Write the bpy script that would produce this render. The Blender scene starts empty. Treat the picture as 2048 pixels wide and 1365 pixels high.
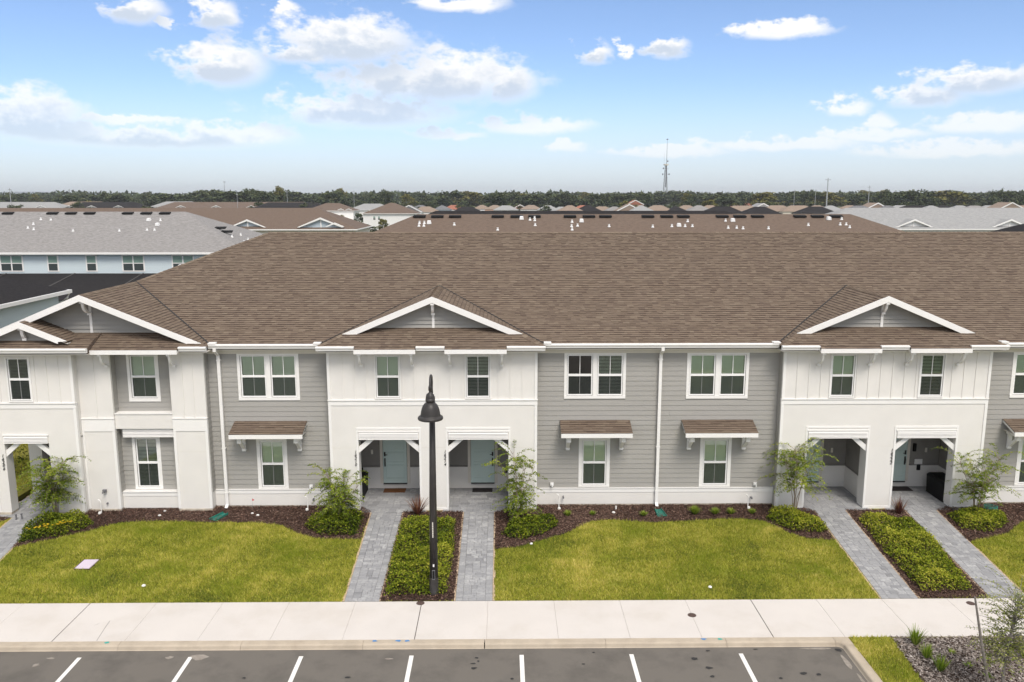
import bpy, math, random
import numpy as np
from mathutils import Vector, Matrix
random.seed(7); rng = np.random.default_rng(11)
R_ = math.radians
scene = bpy.context.scene
COL = scene.collection

# ------------------------------------------------------------------ camera
cd = bpy.data.cameras.new('camera'); cam = bpy.data.objects.new('camera', cd); COL.objects.link(cam)
cd.sensor_width = 36.0; cd.sensor_fit = 'HORIZONTAL'; cd.lens = 36.0 * 1650 / 2048
cd.clip_start = .1; cd.clip_end = 20000
PITCH = math.atan(291 / 1650)
cam.location = (0, 0, 11.0)
cam.rotation_euler = (math.pi / 2 - PITCH, 0, R_(-.65))
scene.camera = cam
cy = scene.cycles; cy.max_bounces = 5; cy.diffuse_bounces = 4; cy.glossy_bounces = 2; cy.transmission_bounces = 2; cy.transparent_max_bounces = 8; cy.use_adaptive_sampling = True; cy.adaptive_threshold = .02
scene.render.resolution_x = 1024; scene.render.resolution_y = 682

# ------------------------------------------------------------------ world / sun / exposure
SUN_EL, SUN_AZ = R_(54), R_(162)       # azimuth clockwise from +Y: high, behind the camera
w = bpy.data.worlds.new('World'); scene.world = w; w.use_nodes = True
nt = w.node_tree; nt.nodes.clear()
CLOUDS = [(-0.395,0.191,0.03,0.015),(-0.315,0.192,0.023,0.017),(-0.243,0.202,0.015,0.009),(-0.313,0.143,0.045,0.024),(-0.362,0.178,0.008,0.005),(-0.179,0.172,0.076,0.025),(-0.23,0.158,0.042,0.013),(-0.084,0.134,0.112,0.028),(0.003,0.129,0.036,0.021),(-0.159,0.096,0.097,0.018),(-0.048,0.213,0.055,0.009),(-0.508,0.083,0.055,0.024),(-0.478,0.066,0.067,0.011),(-0.392,0.062,0.139,0.012),(-0.304,0.068,0.073,0.011),(-0.416,0.08,0.067,0.005),(-0.062,0.071,0.042,0.007),(0.038,0.08,0.067,0.01),(0.074,0.057,0.027,0.007),(0.107,0.161,0.019,0.013),(0.144,0.161,0.011,0.008),(0.192,0.164,0.024,0.012),(0.317,0.178,0.055,0.01),(0.461,0.103,0.042,0.012),(0.511,0.116,0.055,0.015),(0.384,0.095,0.027,0.01),(0.417,0.078,0.017,0.008),(0.515,0.073,0.058,0.011),(0.318,0.057,0.091,0.008),(0.416,0.065,0.058,0.008),(0.196,0.051,0.073,0.007),(0.489,0.047,0.097,0.008)]
def nd(tree, t, **kw):
    n = tree.nodes.new(t)
    for k, v in kw.items():
        if k.startswith('i_'):
            key = k[2:]; n.inputs[int(key) if key.isdigit() else key].default_value = v
        else: setattr(n, k, v)
    return n
def mth(tree, op, a, b=None, c=None):
    n = tree.nodes.new('ShaderNodeMath'); n.operation = op
    for i, v in enumerate((a, b, c)):
        if v is None: continue
        if isinstance(v, (int, float)): n.inputs[i].default_value = v
        else: tree.links.new(v, n.inputs[i])
    return n.outputs[0]
def vmth(tree, op, a, b=None):
    n = tree.nodes.new('ShaderNodeVectorMath'); n.operation = op
    for i, v in enumerate((a, b)):
        if v is None: continue
        if isinstance(v, tuple): n.inputs[i].default_value = v
        else: tree.links.new(v, n.inputs[i])
    return n.outputs['Value'] if op in ('LENGTH', 'DOT_PRODUCT') else n.outputs[0]
grp = bpy.data.node_groups.new('cloud_density', 'ShaderNodeTree')
grp.interface.new_socket('P', in_out='INPUT', socket_type='NodeSocketVector')
grp.interface.new_socket('D', in_out='OUTPUT', socket_type='NodeSocketFloat')
grp.interface.new_socket('S', in_out='OUTPUT', socket_type='NodeSocketFloat')
gi = grp.nodes.new('NodeGroupInput'); go = grp.nodes.new('NodeGroupOutput'); gl = grp.links.new
P0 = gi.outputs[0]
st = vmth(grp, 'MULTIPLY', P0, (1, 1.7, 1))
n1 = nd(grp, 'ShaderNodeTexNoise', noise_dimensions='2D', i_Scale=34.0, i_Detail=4.5, i_Roughness=.6); gl(st, n1.inputs['Vector'])
nw = nd(grp, 'ShaderNodeCombineXYZ'); nc_ = mth(grp, 'SUBTRACT', n1.outputs['Fac'], .5); gl(mth(grp, 'MULTIPLY', nc_, .055), nw.inputs[0]); gl(mth(grp, 'MULTIPLY', nc_, -.022), nw.inputs[1])
Pw = vmth(grp, 'ADD', P0, nw.outputs[0])
F = G = None
for a, e, ww, hh in CLOUDS:
    n = nd(grp, 'ShaderNodeVectorMath', operation='MULTIPLY_ADD'); gl(Pw, n.inputs[0]); gsz = 1.16 if hh > .017 else 1.05; kx, ky = 1 / (ww * gsz), 1 / (hh * gsz)
    n.inputs[1].default_value = (kx, ky, 0); n.inputs[2].default_value = (-a * kx, -e * ky, 0); q = n.outputs[0]
    v = vmth(grp, 'LENGTH', q); F = v if F is None else mth(grp, 'MINIMUM', F, v)
    if hh > .0115:
        v = vmth(grp, 'LENGTH', vmth(grp, 'ADD', q, (-.1, .75, 0))); G = v if G is None else mth(grp, 'MINIMUM', G, v)
F = mth(grp, 'SUBTRACT', 1.0, F); G = mth(grp, 'SUBTRACT', 1.0, G)
# unseen rest of the sky: cumulus cover thickened there to add soft fill light
sx = nd(grp, 'ShaderNodeSeparateXYZ'); gl(P0, sx.inputs[0])
big = nd(grp, 'ShaderNodeTexNoise', noise_dimensions='2D', i_Scale=7.0, i_Detail=2.0, i_Roughness=.55); gl(vmth(grp, 'MULTIPLY', Pw, (1, 2.4, 1)), big.inputs['Vector'])
outm = mth(grp, 'MAXIMUM', mth(grp, 'SUBTRACT', mth(grp, 'ABSOLUTE', sx.outputs[0]), .60), mth(grp, 'SUBTRACT', sx.outputs[1], .24))
oss = nd(grp, 'ShaderNodeMapRange', interpolation_type='SMOOTHSTEP', i_1=0.0, i_2=.08, i_3=0.0, i_4=1.0); gl(outm, oss.inputs[0])
gen = mth(grp, 'MULTIPLY', mth(grp, 'SUBTRACT', big.outputs['Fac'], .41), 6.0)
gen = mth(grp, 'SUBTRACT', gen, mth(grp, 'MULTIPLY', mth(grp, 'SUBTRACT', 1.0, oss.outputs[0]), 5.0))
F = mth(grp, 'MAXIMUM', F, gen)
no_ = mth(grp, 'MULTIPLY', mth(grp, 'SUBTRACT', n1.outputs['Fac'], .5), 1.3)
for k, q in enumerate((F, G)):
    q = mth(grp, 'ADD', q, no_)
    mr = nd(grp, 'ShaderNodeMapRange', interpolation_type='SMOOTHSTEP', i_1=(-.2, -.4)[k], i_2=(.52, .7)[k], i_3=0.0, i_4=1.0); gl(q, mr.inputs[0])
    gl(mr.outputs[0], go.inputs[k])
tc = nd(nt, 'ShaderNodeTexCoord'); sep = nd(nt, 'ShaderNodeSeparateXYZ'); nt.links.new(tc.outputs['Generated'], sep.inputs[0])
az = mth(nt, 'ARCTAN2', sep.outputs[0], sep.outputs[1]); el = mth(nt, 'ARCSINE', sep.outputs[2])
cb = nd(nt, 'ShaderNodeCombineXYZ'); nt.links.new(az, cb.inputs[0]); nt.links.new(el, cb.inputs[1])
ga = nd(nt, 'ShaderNodeGroup'); ga.node_tree = grp; nt.links.new(cb.outputs[0], ga.inputs[0])
sky = nd(nt, 'ShaderNodeTexSky', sky_type='NISHITA', sun_disc=False, sun_elevation=SUN_EL, sun_rotation=SUN_AZ, altitude=20.0, air_density=.6, dust_density=.85, ozone_density=2.6)
bg1 = nd(nt, 'ShaderNodeBackground', i_Strength=.145); nt.links.new(sky.outputs[0], bg1.inputs[0])
cmix = nd(nt, 'ShaderNodeMix', data_type='RGBA'); cmix.inputs[6].default_value = (1, .985, .97, 1); cmix.inputs[7].default_value = (.60, .67, .77, 1)
nt.links.new(mth(nt, 'MULTIPLY', ga.outputs[1], ga.outputs[0]), cmix.inputs[0])
bg2 = nd(nt, 'ShaderNodeBackground', i_Strength=.80); nt.links.new(cmix.outputs[2], bg2.inputs[0])
mx = nd(nt, 'ShaderNodeMixShader'); nt.links.new(bg1.outputs[0], mx.inputs[1]); nt.links.new(bg2.outputs[0], mx.inputs[2])
hf = nd(nt, 'ShaderNodeMapRange', i_1=.0, i_2=.13, i_3=.30, i_4=.94); nt.links.new(el, hf.inputs[0])
nt.links.new(mth(nt, 'MULTIPLY', ga.outputs[0], hf.outputs[0]), mx.inputs[0])
# milky veil low over the whole horizon, behind the clouds
bg3 = nd(nt, 'ShaderNodeBackground', i_Strength=1.0); bg3.inputs[0].default_value = (.565, .62, .655, 1)
vf = nd(nt, 'ShaderNodeMapRange', interpolation_type='SMOOTHSTEP', i_1=-.02, i_2=.135, i_3=.92, i_4=0.0); nt.links.new(el, vf.inputs[0])
mv = nd(nt, 'ShaderNodeMixShader'); nt.links.new(vf.outputs[0], mv.inputs[0]); nt.links.new(bg1.outputs[0], mv.inputs[1]); nt.links.new(bg3.outputs[0], mv.inputs[2]); nt.links.new(mv.outputs[0], mx.inputs[1])
ow = nd(nt, 'ShaderNodeOutputWorld'); nt.links.new(mx.outputs[0], ow.inputs[0])

sl = bpy.data.lights.new('sun', 'SUN'); sl.energy = 2.2; sl.angle = R_(24); sl.color = (1.0, .935, .85)
so = bpy.data.objects.new('sun', sl); COL.objects.link(so)
sd = Vector((math.sin(SUN_AZ) * math.cos(SUN_EL), math.cos(SUN_AZ) * math.cos(SUN_EL), math.sin(SUN_EL)))
so.rotation_euler = (-sd).to_track_quat('-Z', 'Y').to_euler(); so.location = (0, -20, 60)
vs = scene.view_settings
vs.view_transform = 'Standard'; vs.look = 'None'; vs.exposure = 0.48; vs.gamma = 1.0; vs.use_curve_mapping = False

# ------------------------------------------------------------------ materials
MATS = {}
def mat(name, col, rough=.7, spec=.3, var=0.0, scale=8.0, bump=0.0, bscale=60.0, metallic=0.0, col2=None, stretch=None, detail=5.0, tone=None, trans=0.0, patch=None):
    """procedural: base colour, noise variation towards col2, optional per-piece 'tone' attribute mixing towards tone colours"""
    m = bpy.data.materials.new(name); m.use_nodes = True; t = m.node_tree; t.nodes.clear()
    out = nd(t, 'ShaderNodeOutputMaterial'); b = nd(t, 'ShaderNodeBsdfPrincipled')
    b.inputs['Roughness'].default_value = rough; b.inputs['Specular IOR Level'].default_value = spec; b.inputs['Metallic'].default_value = metallic
    c = nd(t, 'ShaderNodeRGB'); c.outputs[0].default_value = (*col, 1); cur = c.outputs[0]
    g = nd(t, 'ShaderNodeNewGeometry')
    pos = g.outputs['Position']
    if stretch: pos = vmth(t, 'MULTIPLY', pos, stretch)
    if tone:
        at = nd(t, 'ShaderNodeAttribute', attribute_name='tone')
        cr = nd(t, 'ShaderNodeValToRGB'); e = cr.color_ramp
        while len(e.elements) < len(tone): e.elements.new(.5)
        for i, tcol in enumerate(tone): e.elements[i].position = i / (len(tone) - 1); e.elements[i].color = (*tcol, 1)
        t.links.new(at.outputs['Fac'], cr.inputs[0]); cur = cr.outputs[0]
    if var:
        no = nd(t, 'ShaderNodeTexNoise', i_Scale=scale, i_Detail=detail, i_Roughness=.6); t.links.new(pos, no.inputs['Vector'])
        mxn = nd(t, 'ShaderNodeMix', data_type='RGBA')
        t.links.new(cur, mxn.inputs[6])
        c2 = col2 if col2 else tuple(x * (1 - var) for x in col)
        mxn.inputs[7].default_value = (*c2, 1)
        rm = nd(t, 'ShaderNodeMapRange', i_1=.35, i_2=.68, i_3=0.0, i_4=1.0 if col2 is None else var); t.links.new(no.outputs['Fac'], rm.inputs[0])
        t.links.new(rm.outputs[0], mxn.inputs[0]); cur = mxn.outputs[2]
    if patch:
        pc, ps, lo, hi, amt = patch
        no = nd(t, 'ShaderNodeTexNoise', i_Scale=ps, i_Detail=6.0, i_Roughness=.65); t.links.new(g.outputs['Position'], no.inputs['Vector'])
        rm = nd(t, 'ShaderNodeMapRange', i_1=lo, i_2=hi, i_3=0.0, i_4=amt); t.links.new(no.outputs['Fac'], rm.inputs[0])
        mxn = nd(t, 'ShaderNodeMix', data_type='RGBA'); t.links.new(cur, mxn.inputs[6]); mxn.inputs[7].default_value = (*pc, 1)
        t.links.new(rm.outputs[0], mxn.inputs[0]); cur = mxn.outputs[2]
    t.links.new(cur, b.inputs['Base Color'])
    if bump:
        nb = nd(t, 'ShaderNodeTexNoise', i_Scale=bscale, i_Detail=4.0); t.links.new(pos, nb.inputs['Vector'])
        bp = nd(t, 'ShaderNodeBump', i_Strength=bump, i_Distance=.02); t.links.new(nb.outputs['Fac'], bp.inputs['Height']); t.links.new(bp.outputs[0], b.inputs['Normal'])
    sh = b.outputs[0]
    if trans:
        tr = nd(t, 'ShaderNodeBsdfTranslucent'); t.links.new(cur, tr.inputs[0])
        ms = nd(t, 'ShaderNodeMixShader', i_0=trans); t.links.new(sh, ms.inputs[1]); t.links.new(tr.outputs[0], ms.inputs[2]); sh = ms.outputs[0]
    t.links.new(sh, out.inputs[0]); MATS[name] = m
    return m
def glassy(name, tint, fac, rough=.02):
    m = bpy.data.materials.new(name); m.use_nodes = True; t = m.node_tree; t.nodes.clear()
    out = nd(t, 'ShaderNodeOutputMaterial'); tr = nd(t, 'ShaderNodeBsdfTransparent'); tr.inputs[0].default_value = (*tint, 1)
    gl_ = nd(t, 'ShaderNodeBsdfGlossy', i_Roughness=rough); ms = nd(t, 'ShaderNodeMixShader')
    fr = nd(t, 'ShaderNodeFresnel', i_IOR=1.5)
    t.links.new(mth(t, 'ADD', fr.outputs[0], fac), ms.inputs[0])
    t.links.new(tr.outputs[0], ms.inputs[1]); t.links.new(gl_.outputs[0], ms.inputs[2]); t.links.new(ms.outputs[0], out.inputs[0]); MATS[name] = m
def screen_mat(name, col, fac):
    m = bpy.data.materials.new(name); m.use_nodes = True; t = m.node_tree; t.nodes.clear()
    out = nd(t, 'ShaderNodeOutputMaterial'); tr = nd(t, 'ShaderNodeBsdfTransparent'); df = nd(t, 'ShaderNodeBsdfDiffuse'); df.inputs[0].default_value = (*col, 1)
    ms = nd(t, 'ShaderNodeMixShader', i_0=fac); t.links.new(tr.outputs[0], ms.inputs[1]); t.links.new(df.outputs[0], ms.inputs[2]); t.links.new(ms.outputs[0], out.inputs[0]); MATS[name] = m

mat('white_paint', (.75, .727, .69), .55, var=.05, scale=1.3, patch=((.66, .63, .58), .9, .58, .8, .35))
mat('white_trim', (.82, .805, .78), .45, var=.03, scale=3)
mat('cream_trim', (.70, .66, .58), .55, var=.05, scale=3)
mat('vinyl', (.85, .845, .83), .35)
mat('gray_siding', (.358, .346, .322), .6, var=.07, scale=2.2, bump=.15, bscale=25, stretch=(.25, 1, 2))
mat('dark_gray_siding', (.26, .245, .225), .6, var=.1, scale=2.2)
mat('soffit', (.72, .68, .61), .6)
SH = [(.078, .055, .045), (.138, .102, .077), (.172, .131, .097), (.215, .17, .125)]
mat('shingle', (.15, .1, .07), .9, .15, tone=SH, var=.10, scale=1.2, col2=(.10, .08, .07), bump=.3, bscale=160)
mat('shingle_deck', (.10, .07, .05), .9, .1)
mat('far_shingle_brown', (.165, .124, .097), .9, .15, var=.9, scale=5.0, col2=(.11, .08, .064), stretch=(.6, 1.6, 3.8))
mat('far_shingle_gray', (.30, .288, .28), .9, .15, var=.9, scale=5.0, col2=(.17, .162, .157), stretch=(.6, 1.6, 3.8))
mat('far_shingle_light', (.33, .33, .325), .9, .15, var=.9, scale=3.0, col2=(.23, .23, .23), stretch=(.6, 1.6, 3.8))
mat('far_shingle_black', (.029, .027, .028), .9, .12, var=.9, scale=5.0, col2=(.016, .015, .016), stretch=(.6, 1.6, 3.8))
mat('far_shingle_tan', (.27, .21, .165), .9, .15, var=.5, scale=2.0, col2=(.2, .15, .12))
mat('far_shingle_slate', (.2, .2, .21), .9, .15, var=.5, scale=2.0)
mat('red_tile', (.36, .14, .09), .8, var=.3, scale=2)
mat('blue_siding', (.60, .685, .715), .6, var=.06, scale=2, bump=.1, stretch=(.1, .1, 5))
mat('far_white', (.76, .75, .73), .7); mat('far_cream', (.62, .57, .48), .7); mat('far_peach', (.62, .40, .30), .7); mat('far_bluegray', (.45, .52, .57), .7)
mat('far_window', (.05, .06, .06), .15, .5)
mat('black_metal', (.010, .010, .010), .7, .2)
mat('vent_white', (.8, .8, .79), .4)
mat('door_teal', (.58, .70, .66), .4, var=.05, scale=2)
mat('bronze', (.038, .034, .032), .45, .4, var=.3, scale=6)
mat('number_black', (.015, .014, .013), .5)
mat('concrete', (.60, .562, .525), .85, .2, var=.05, scale=.9, bump=.05, bscale=120, patch=((.47, .42, .36), .55, .5, .78, .6))
mat('slab_edge', (.6, .53, .43), .9, var=.3, scale=8)
mat('kerb_concrete', (.47, .40, .315), .85, .2, var=.18, scale=2.2, bump=.1, bscale=90, patch=((.33, .27, .2), 1.4, .54, .78, .55))
mat('asphalt', (.152, .138, .121), .92, .15, var=.28, scale=.55, col2=(.165, .152, .138), bump=.35, bscale=170, patch=((.085, .078, .07), 1.1, .47, .72, .6))
mat('line_paint', (.76, .74, .70), .7, var=.12, scale=9, col2=(.5, .48, .45))
mat('paver', (.3, .3, .31), .8, .25, tone=[(.20, .20, .204), (.29, .29, .294), (.365, .364, .365), (.47, .466, .46)], var=.12, scale=14, bump=.2, bscale=110)
mat('joint_sand', (.20, .19, .17), .95)
mat('edge_sand', (.58, .44, .31), .95, var=.3, scale=10)
mat('soil', (.08, .052, .04), .95, var=.4, scale=20)
mat('mulch', (.08, .05, .04), .9, .15, tone=[(.035, .02, .016), (.09, .052, .040), (.155, .092, .070), (.32, .22, .17)])
mat('mulch_gray', (.2, .17, .15), .9, .15, tone=[(.10, .07, .055), (.24, .2, .175), (.36, .31, .275), (.52, .47, .43)])
mat('lawn_soil', (.22, .2, .03), .95, var=.5, scale=1.2, col2=(.16, .16, .02))
GR = [(.10, .14, .022), (.31, .35, .04), (.52, .50, .07), (.76, .66, .20)]
mat('grass', (.15, .18, .02), .7, .2, tone=GR, trans=.35, patch=((.24, .31, .02), .55, .5, .68, .75))
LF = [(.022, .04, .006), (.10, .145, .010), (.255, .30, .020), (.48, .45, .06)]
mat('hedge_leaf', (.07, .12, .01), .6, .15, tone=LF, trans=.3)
mat('myrtle_leaf', (.07, .12, .01), .6, .15, tone=[(.06, .10, .012), (.15, .22, .018), (.28, .36, .032), (.48, .50, .07)], trans=.35)
mat('young_leaf', (.1, .14, .03), .6, .12, tone=[(.09, .12, .025), (.22, .26, .06), (.36, .38, .10), (.52, .50, .20)], trans=.35)
mat('red_leaf', (.09, .03, .03), .5, .3, tone=[(.04, .015, .014), (.10, .035, .03), (.17, .07, .045), (.30, .17, .08)], trans=.2)
mat('tuft_leaf', (.1, .16, .02), .5, .3, tone=[(.05, .09, .012), (.13, .21, .02), (.23, .32, .03), (.40, .44, .08)], trans=.3)
mat('yellow_flower', (.75, .5, .02), .6, trans=.2)
mat('bark', (.30, .235, .17), .85, var=.4, scale=14, col2=(.17, .12, .085), bump=.3)
mat('gray_bark', (.24, .215, .19), .85, var=.4, scale=14, bump=.3)
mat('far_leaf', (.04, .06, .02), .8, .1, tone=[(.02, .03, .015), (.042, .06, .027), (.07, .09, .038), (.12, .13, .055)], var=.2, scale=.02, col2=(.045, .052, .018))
mat('far_leaf_yellow', (.1, .1, .02), .8, .1, tone=[(.05, .055, .015), (.10, .10, .025), (.15, .14, .03), (.2, .17, .05)])
mat('terrain', (.07, .085, .03), .95, .1, var=.5, scale=.02, col2=(.12, .115, .06))
mat('blind', (.86, .88, .80), .6); mat('blind_gray', (.45, .47, .40), .6)
mat('interior', (.05, .05, .05), .9)
glassy('glass', (.86, .95, .83), .12)
glassy('clear_glass', (.5, .56, .5), .05)
screen_mat('screen', (.05, .056, .053), .55)
mat('pvc', (.8, .79, .76), .4); mat('green_plastic', (.015, .16, .12), .5); mat('lilac_plastic', (.60, .52, .60), .6); mat('iron', (.10, .065, .055), .8, var=.3, scale=30)
mat('mat_brown', (.16, .065, .022), .95, var=.3, scale=40); mat('mat_dark', (.025, .02, .02), .95)
mat('blue_paint', (.08, .22, .45), .9); mat('teal_paint', (.06, .35, .30), .9)
mat('stain_light', (.31, .28, .245), .9, var=.8, scale=9, col2=(.2, .17, .14)); mat('slab_joint', (.44, .40, .36), .95); mat('slab_expansion', (.10, .09, .08), .95); mat('stain_dark', (.035, .034, .034), .85); mat('stain_mid', (.075, .071, .068), .85)
mat('red_flag', (.6, .05, .05), .6); mat('steel_gray', (.42, .43, .45), .5, metallic=.3); mat('steel_dark', (.16, .16, .17), .5)
mat('car_paint', (.6, .62, .64), .3, .5); mat('tyre', (.02, .02, .02), .8)
mat('far_hill', (.10, .135, .16), .95)

# ------------------------------------------------------------------ helpers
WLOC = {}
def link(o, parent=None):
    COL.objects.link(o)
    loc = Vector(o.location)
    if parent is not None:
        o.parent = parent
        o.matrix_parent_inverse = Matrix.Translation(-WLOC[parent])
    WLOC[o] = loc
    return o
def tag(o, label=None, cat=None, group=None, kind=None):
    if label: o['label'] = label
    if cat: o['category'] = cat
    if group: o['group'] = group
    if kind: o['kind'] = kind
    return o
def empty(name, loc, label, cat, group=None):
    o = bpy.data.objects.new(name, None); o.empty_display_size = .2; o.location = loc
    link(o); return tag(o, label, cat, group)
class MB:
    def __init__(s): s.v = []; s.f = []; s.t = []; s.m = []; s.cur = 0
    def quad(s, pts, tone=None):
        n = len(s.v); s.v += [tuple(p) for p in pts]; s.f.append(tuple(range(n, n + len(pts)))); s.t.append(.5 if tone is None else tone); s.m.append(s.cur); return s
    def box(s, x0, x1, y0, y1, z0, z1, tone=None):
        n = len(s.v)
        s.v += [(x0, y0, z0), (x1, y0, z0), (x1, y1, z0), (x0, y1, z0), (x0, y0, z1), (x1, y0, z1), (x1, y1, z1), (x0, y1, z1)]
        for f in ((0, 3, 2, 1), (4, 5, 6, 7), (0, 1, 5, 4), (1, 2, 6, 5), (2, 3, 7, 6), (3, 0, 4, 7)):
            s.f.append(tuple(n + i for i in f)); s.t.append(.5 if tone is None else tone); s.m.append(s.cur)
        return s
    def hexa(s, b, t, tone=None):      # four bottom points, four top points
        n = len(s.v); s.v += [tuple(p) for p in b] + [tuple(p) for p in t]
        for f in ((0, 3, 2, 1), (4, 5, 6, 7), (0, 1, 5, 4), (1, 2, 6, 5), (2, 3, 7, 6), (3, 0, 4, 7)):
            s.f.append(tuple(n + i for i in f)); s.t.append(.5 if tone is None else tone); s.m.append(s.cur)
        return s
    def extrude_x(s, prof, x0, x1):    # profile of (y, z)
        n = len(prof); b = len(s.v)
        s.v += [(x0, y, z) for y, z in prof] + [(x1, y, z) for y, z in prof]
        for i in range(n):
            j = (i + 1) % n; s.f.append((b + i, b + j, b + n + j, b + n + i)); s.t.append(.5); s.m.append(s.cur)
        s.f.append(tuple(b + i for i in range(n))[::-1]); s.f.append(tuple(b + n + i for i in range(n))); s.t += [.5, .5]; s.m += [s.cur] * 2
        return s
    def prism(s, poly, d):             # polygon of 3-D points, extruded by vector d
        n = len(poly); b = len(s.v); d = Vector(d)
        s.v += [tuple(p) for p in poly] + [tuple(Vector(p) + d) for p in poly]
        for i in range(n):
            j = (i + 1) % n; s.f.append((b + i, b + j, b + n + j, b + n + i)); s.t.append(.5); s.m.append(s.cur)
        s.f.append(tuple(b + i for i in range(n))[::-1]); s.f.append(tuple(b + n + i for i in range(n))); s.t += [.5, .5]; s.m += [s.cur] * 2
        return s
    def tube(s, pts, rad, n=8, tone=None, cap=True):
        pts = [Vector(p) for p in pts]; k = len(pts)
        rad = rad if isinstance(rad, (list, tuple)) else [rad] * k
        b = len(s.v); up = Vector((.13, .21, .97))
        for i, p in enumerate(pts):
            d = (pts[min(i + 1, k - 1)] - pts[max(i - 1, 0)]).normalized()
            if abs(d.dot(up)) > .97: up2 = Vector((1, 0, 0))
            else: up2 = up
            a = d.cross(up2).normalized(); c = d.cross(a)
            for j in range(n):
                th = 2 * math.pi * j / n; s.v.append(tuple(p + (a * math.cos(th) + c * math.sin(th)) * rad[i]))
        for i in range(k - 1):
            for j in range(n):
                j2 = (j + 1) % n; s.f.append((b + i * n + j, b + i * n + j2, b + (i + 1) * n + j2, b + (i + 1) * n + j)); s.t.append(.5 if tone is None else tone); s.m.append(s.cur)
        if cap:
            s.f.append(tuple(b + j for j in range(n))[::-1]); s.f.append(tuple(b + (k - 1) * n + j for j in range(n))); s.t += [.5, .5]; s.m += [s.cur] * 2
        return s
    def lathe(s, prof, c, n=20):       # profile of (r, z)
        b = len(s.v)
        for r, z in prof:
            for j in range(n):
                th = 2 * math.pi * j / n; s.v.append((c[0] + r * math.cos(th), c[1] + r * math.sin(th), c[2] + z))
        for i in range(len(prof) - 1):
            for j in range(n):
                j2 = (j + 1) % n; s.f.append((b + i * n + j, b + i * n + j2, b + (i + 1) * n + j2, b + (i + 1) * n + j)); s.t.append(.5); s.m.append(s.cur)
        return s
    def mesh(s, name, tone=True):
        me = bpy.data.meshes.new(name); me.from_pydata(s.v, [], s.f)
        if tone: me.attributes.new('tone', 'FLOAT', 'FACE').data.foreach_set('value', np.array(s.t, dtype=np.float32))
        if any(s.m): me.polygons.foreach_set('material_index', np.array(s.m, dtype=np.int32))
        me.update(); return me
    def build(s, name, m, parent=None, smooth=False, loc=(0, 0, 0)):
        me = s.mesh(name)
        for mm in (m if isinstance(m, (list, tuple)) else [m]): me.materials.append(MATS[mm])
        if smooth: me.polygons.foreach_set('use_smooth', np.ones(len(me.polygons), dtype=bool))
        o = bpy.data.objects.new(name, me); o.location = loc
        return link(o, parent)
def inst(name, me, parent, loc, scale=(1, 1, 1), rz=0.0):
    o = bpy.data.objects.new(name, me); o.location = loc; o.scale = scale; o.rotation_euler = (0, 0, rz)
    return link(o, parent)
def arrays_mesh(name, verts, nper, tones, m):     # many equal n-gons from a numpy array
    k = len(verts) // nper
    me = bpy.data.meshes.new(name); me.vertices.add(len(verts)); me.vertices.foreach_set('co', np.asarray(verts, dtype=np.float32).ravel())
    me.loops.add(len(verts)); me.loops.foreach_set('vertex_index', np.arange(len(verts), dtype=np.int32))
    me.polygons.add(k); me.polygons.foreach_set('loop_start', np.arange(0, len(verts), nper, dtype=np.int32))
    me.update(calc_edges=True)
    me.attributes.new('tone', 'FLOAT', 'FACE').data.foreach_set('value', np.asarray(tones, dtype=np.float32))
    me.materials.append(MATS[m]); return me
def unit(v): return v / np.maximum(np.linalg.norm(v, axis=1, keepdims=True), 1e-9)
def leaf_verts(pos, dirs, L, W, nrm=None):        # rhombic leaves, 4 verts each
    k = len(pos); dirs = unit(dirs)
    if nrm is None: nrm = rng.normal(size=(k, 3)); nrm[:, 2] = np.abs(nrm[:, 2]) + .6
    side = unit(np.cross(dirs, nrm)); L = np.broadcast_to(L, (k,))[:, None]; W = np.broadcast_to(W, (k,))[:, None]
    up = unit(np.cross(side, dirs))
    v = np.stack([pos, pos + dirs * L * .45 + side * W * .5 + up * L * .06, pos + dirs * L - up * L * .08, pos + dirs * L * .45 - side * W * .5 + up * L * .06], 1)
    return v.reshape(-1, 3)
def slab(name, x0, x1, z0, z1, y0, y1, holes, m, parent):      # wall with rectangular openings, front at y0
    xs = sorted({x0, x1, *[h[0] for h in holes], *[h[1] for h in holes]}); zs = sorted({z0, z1, *[h[2] for h in holes], *[h[3] for h in holes]})
    xs = [x for x in xs if x0 <= x <= x1]; zs = [z for z in zs if z0 <= z <= z1]
    def solid(i, j):
        if i < 0 or j < 0 or i >= len(xs) - 1 or j >= len(zs) - 1: return False
        a, b = (xs[i] + xs[i + 1]) / 2, (zs[j] + zs[j + 1]) / 2
        return not any(h[0] < a < h[1] and h[2] < b < h[3] for h in holes)
    mb = MB()
    for i in range(len(xs) - 1):
        for j in range(len(zs) - 1):
            if not solid(i, j): continue
            a, b, c, d = xs[i], xs[i + 1], zs[j], zs[j + 1]
            mb.quad([(a, y0, c), (b, y0, c), (b, y0, d), (a, y0, d)]); mb.quad([(b, y1, c), (a, y1, c), (a, y1, d), (b, y1, d)])
            if not solid(i - 1, j): mb.quad([(a, y1, c), (a, y0, c), (a, y0, d), (a, y1, d)])
            if not solid(i + 1, j): mb.quad([(b, y0, c), (b, y1, c), (b, y1, d), (b, y0, d)])
            if not solid(i, j - 1): mb.quad([(a, y1, c), (b, y1, c), (b, y0, c), (a, y0, c)])
            if not solid(i, j + 1): mb.quad([(a, y0, d), (b, y0, d), (b, y1, d), (a, y1, d)])
    return mb.build(name, m, parent)

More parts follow.
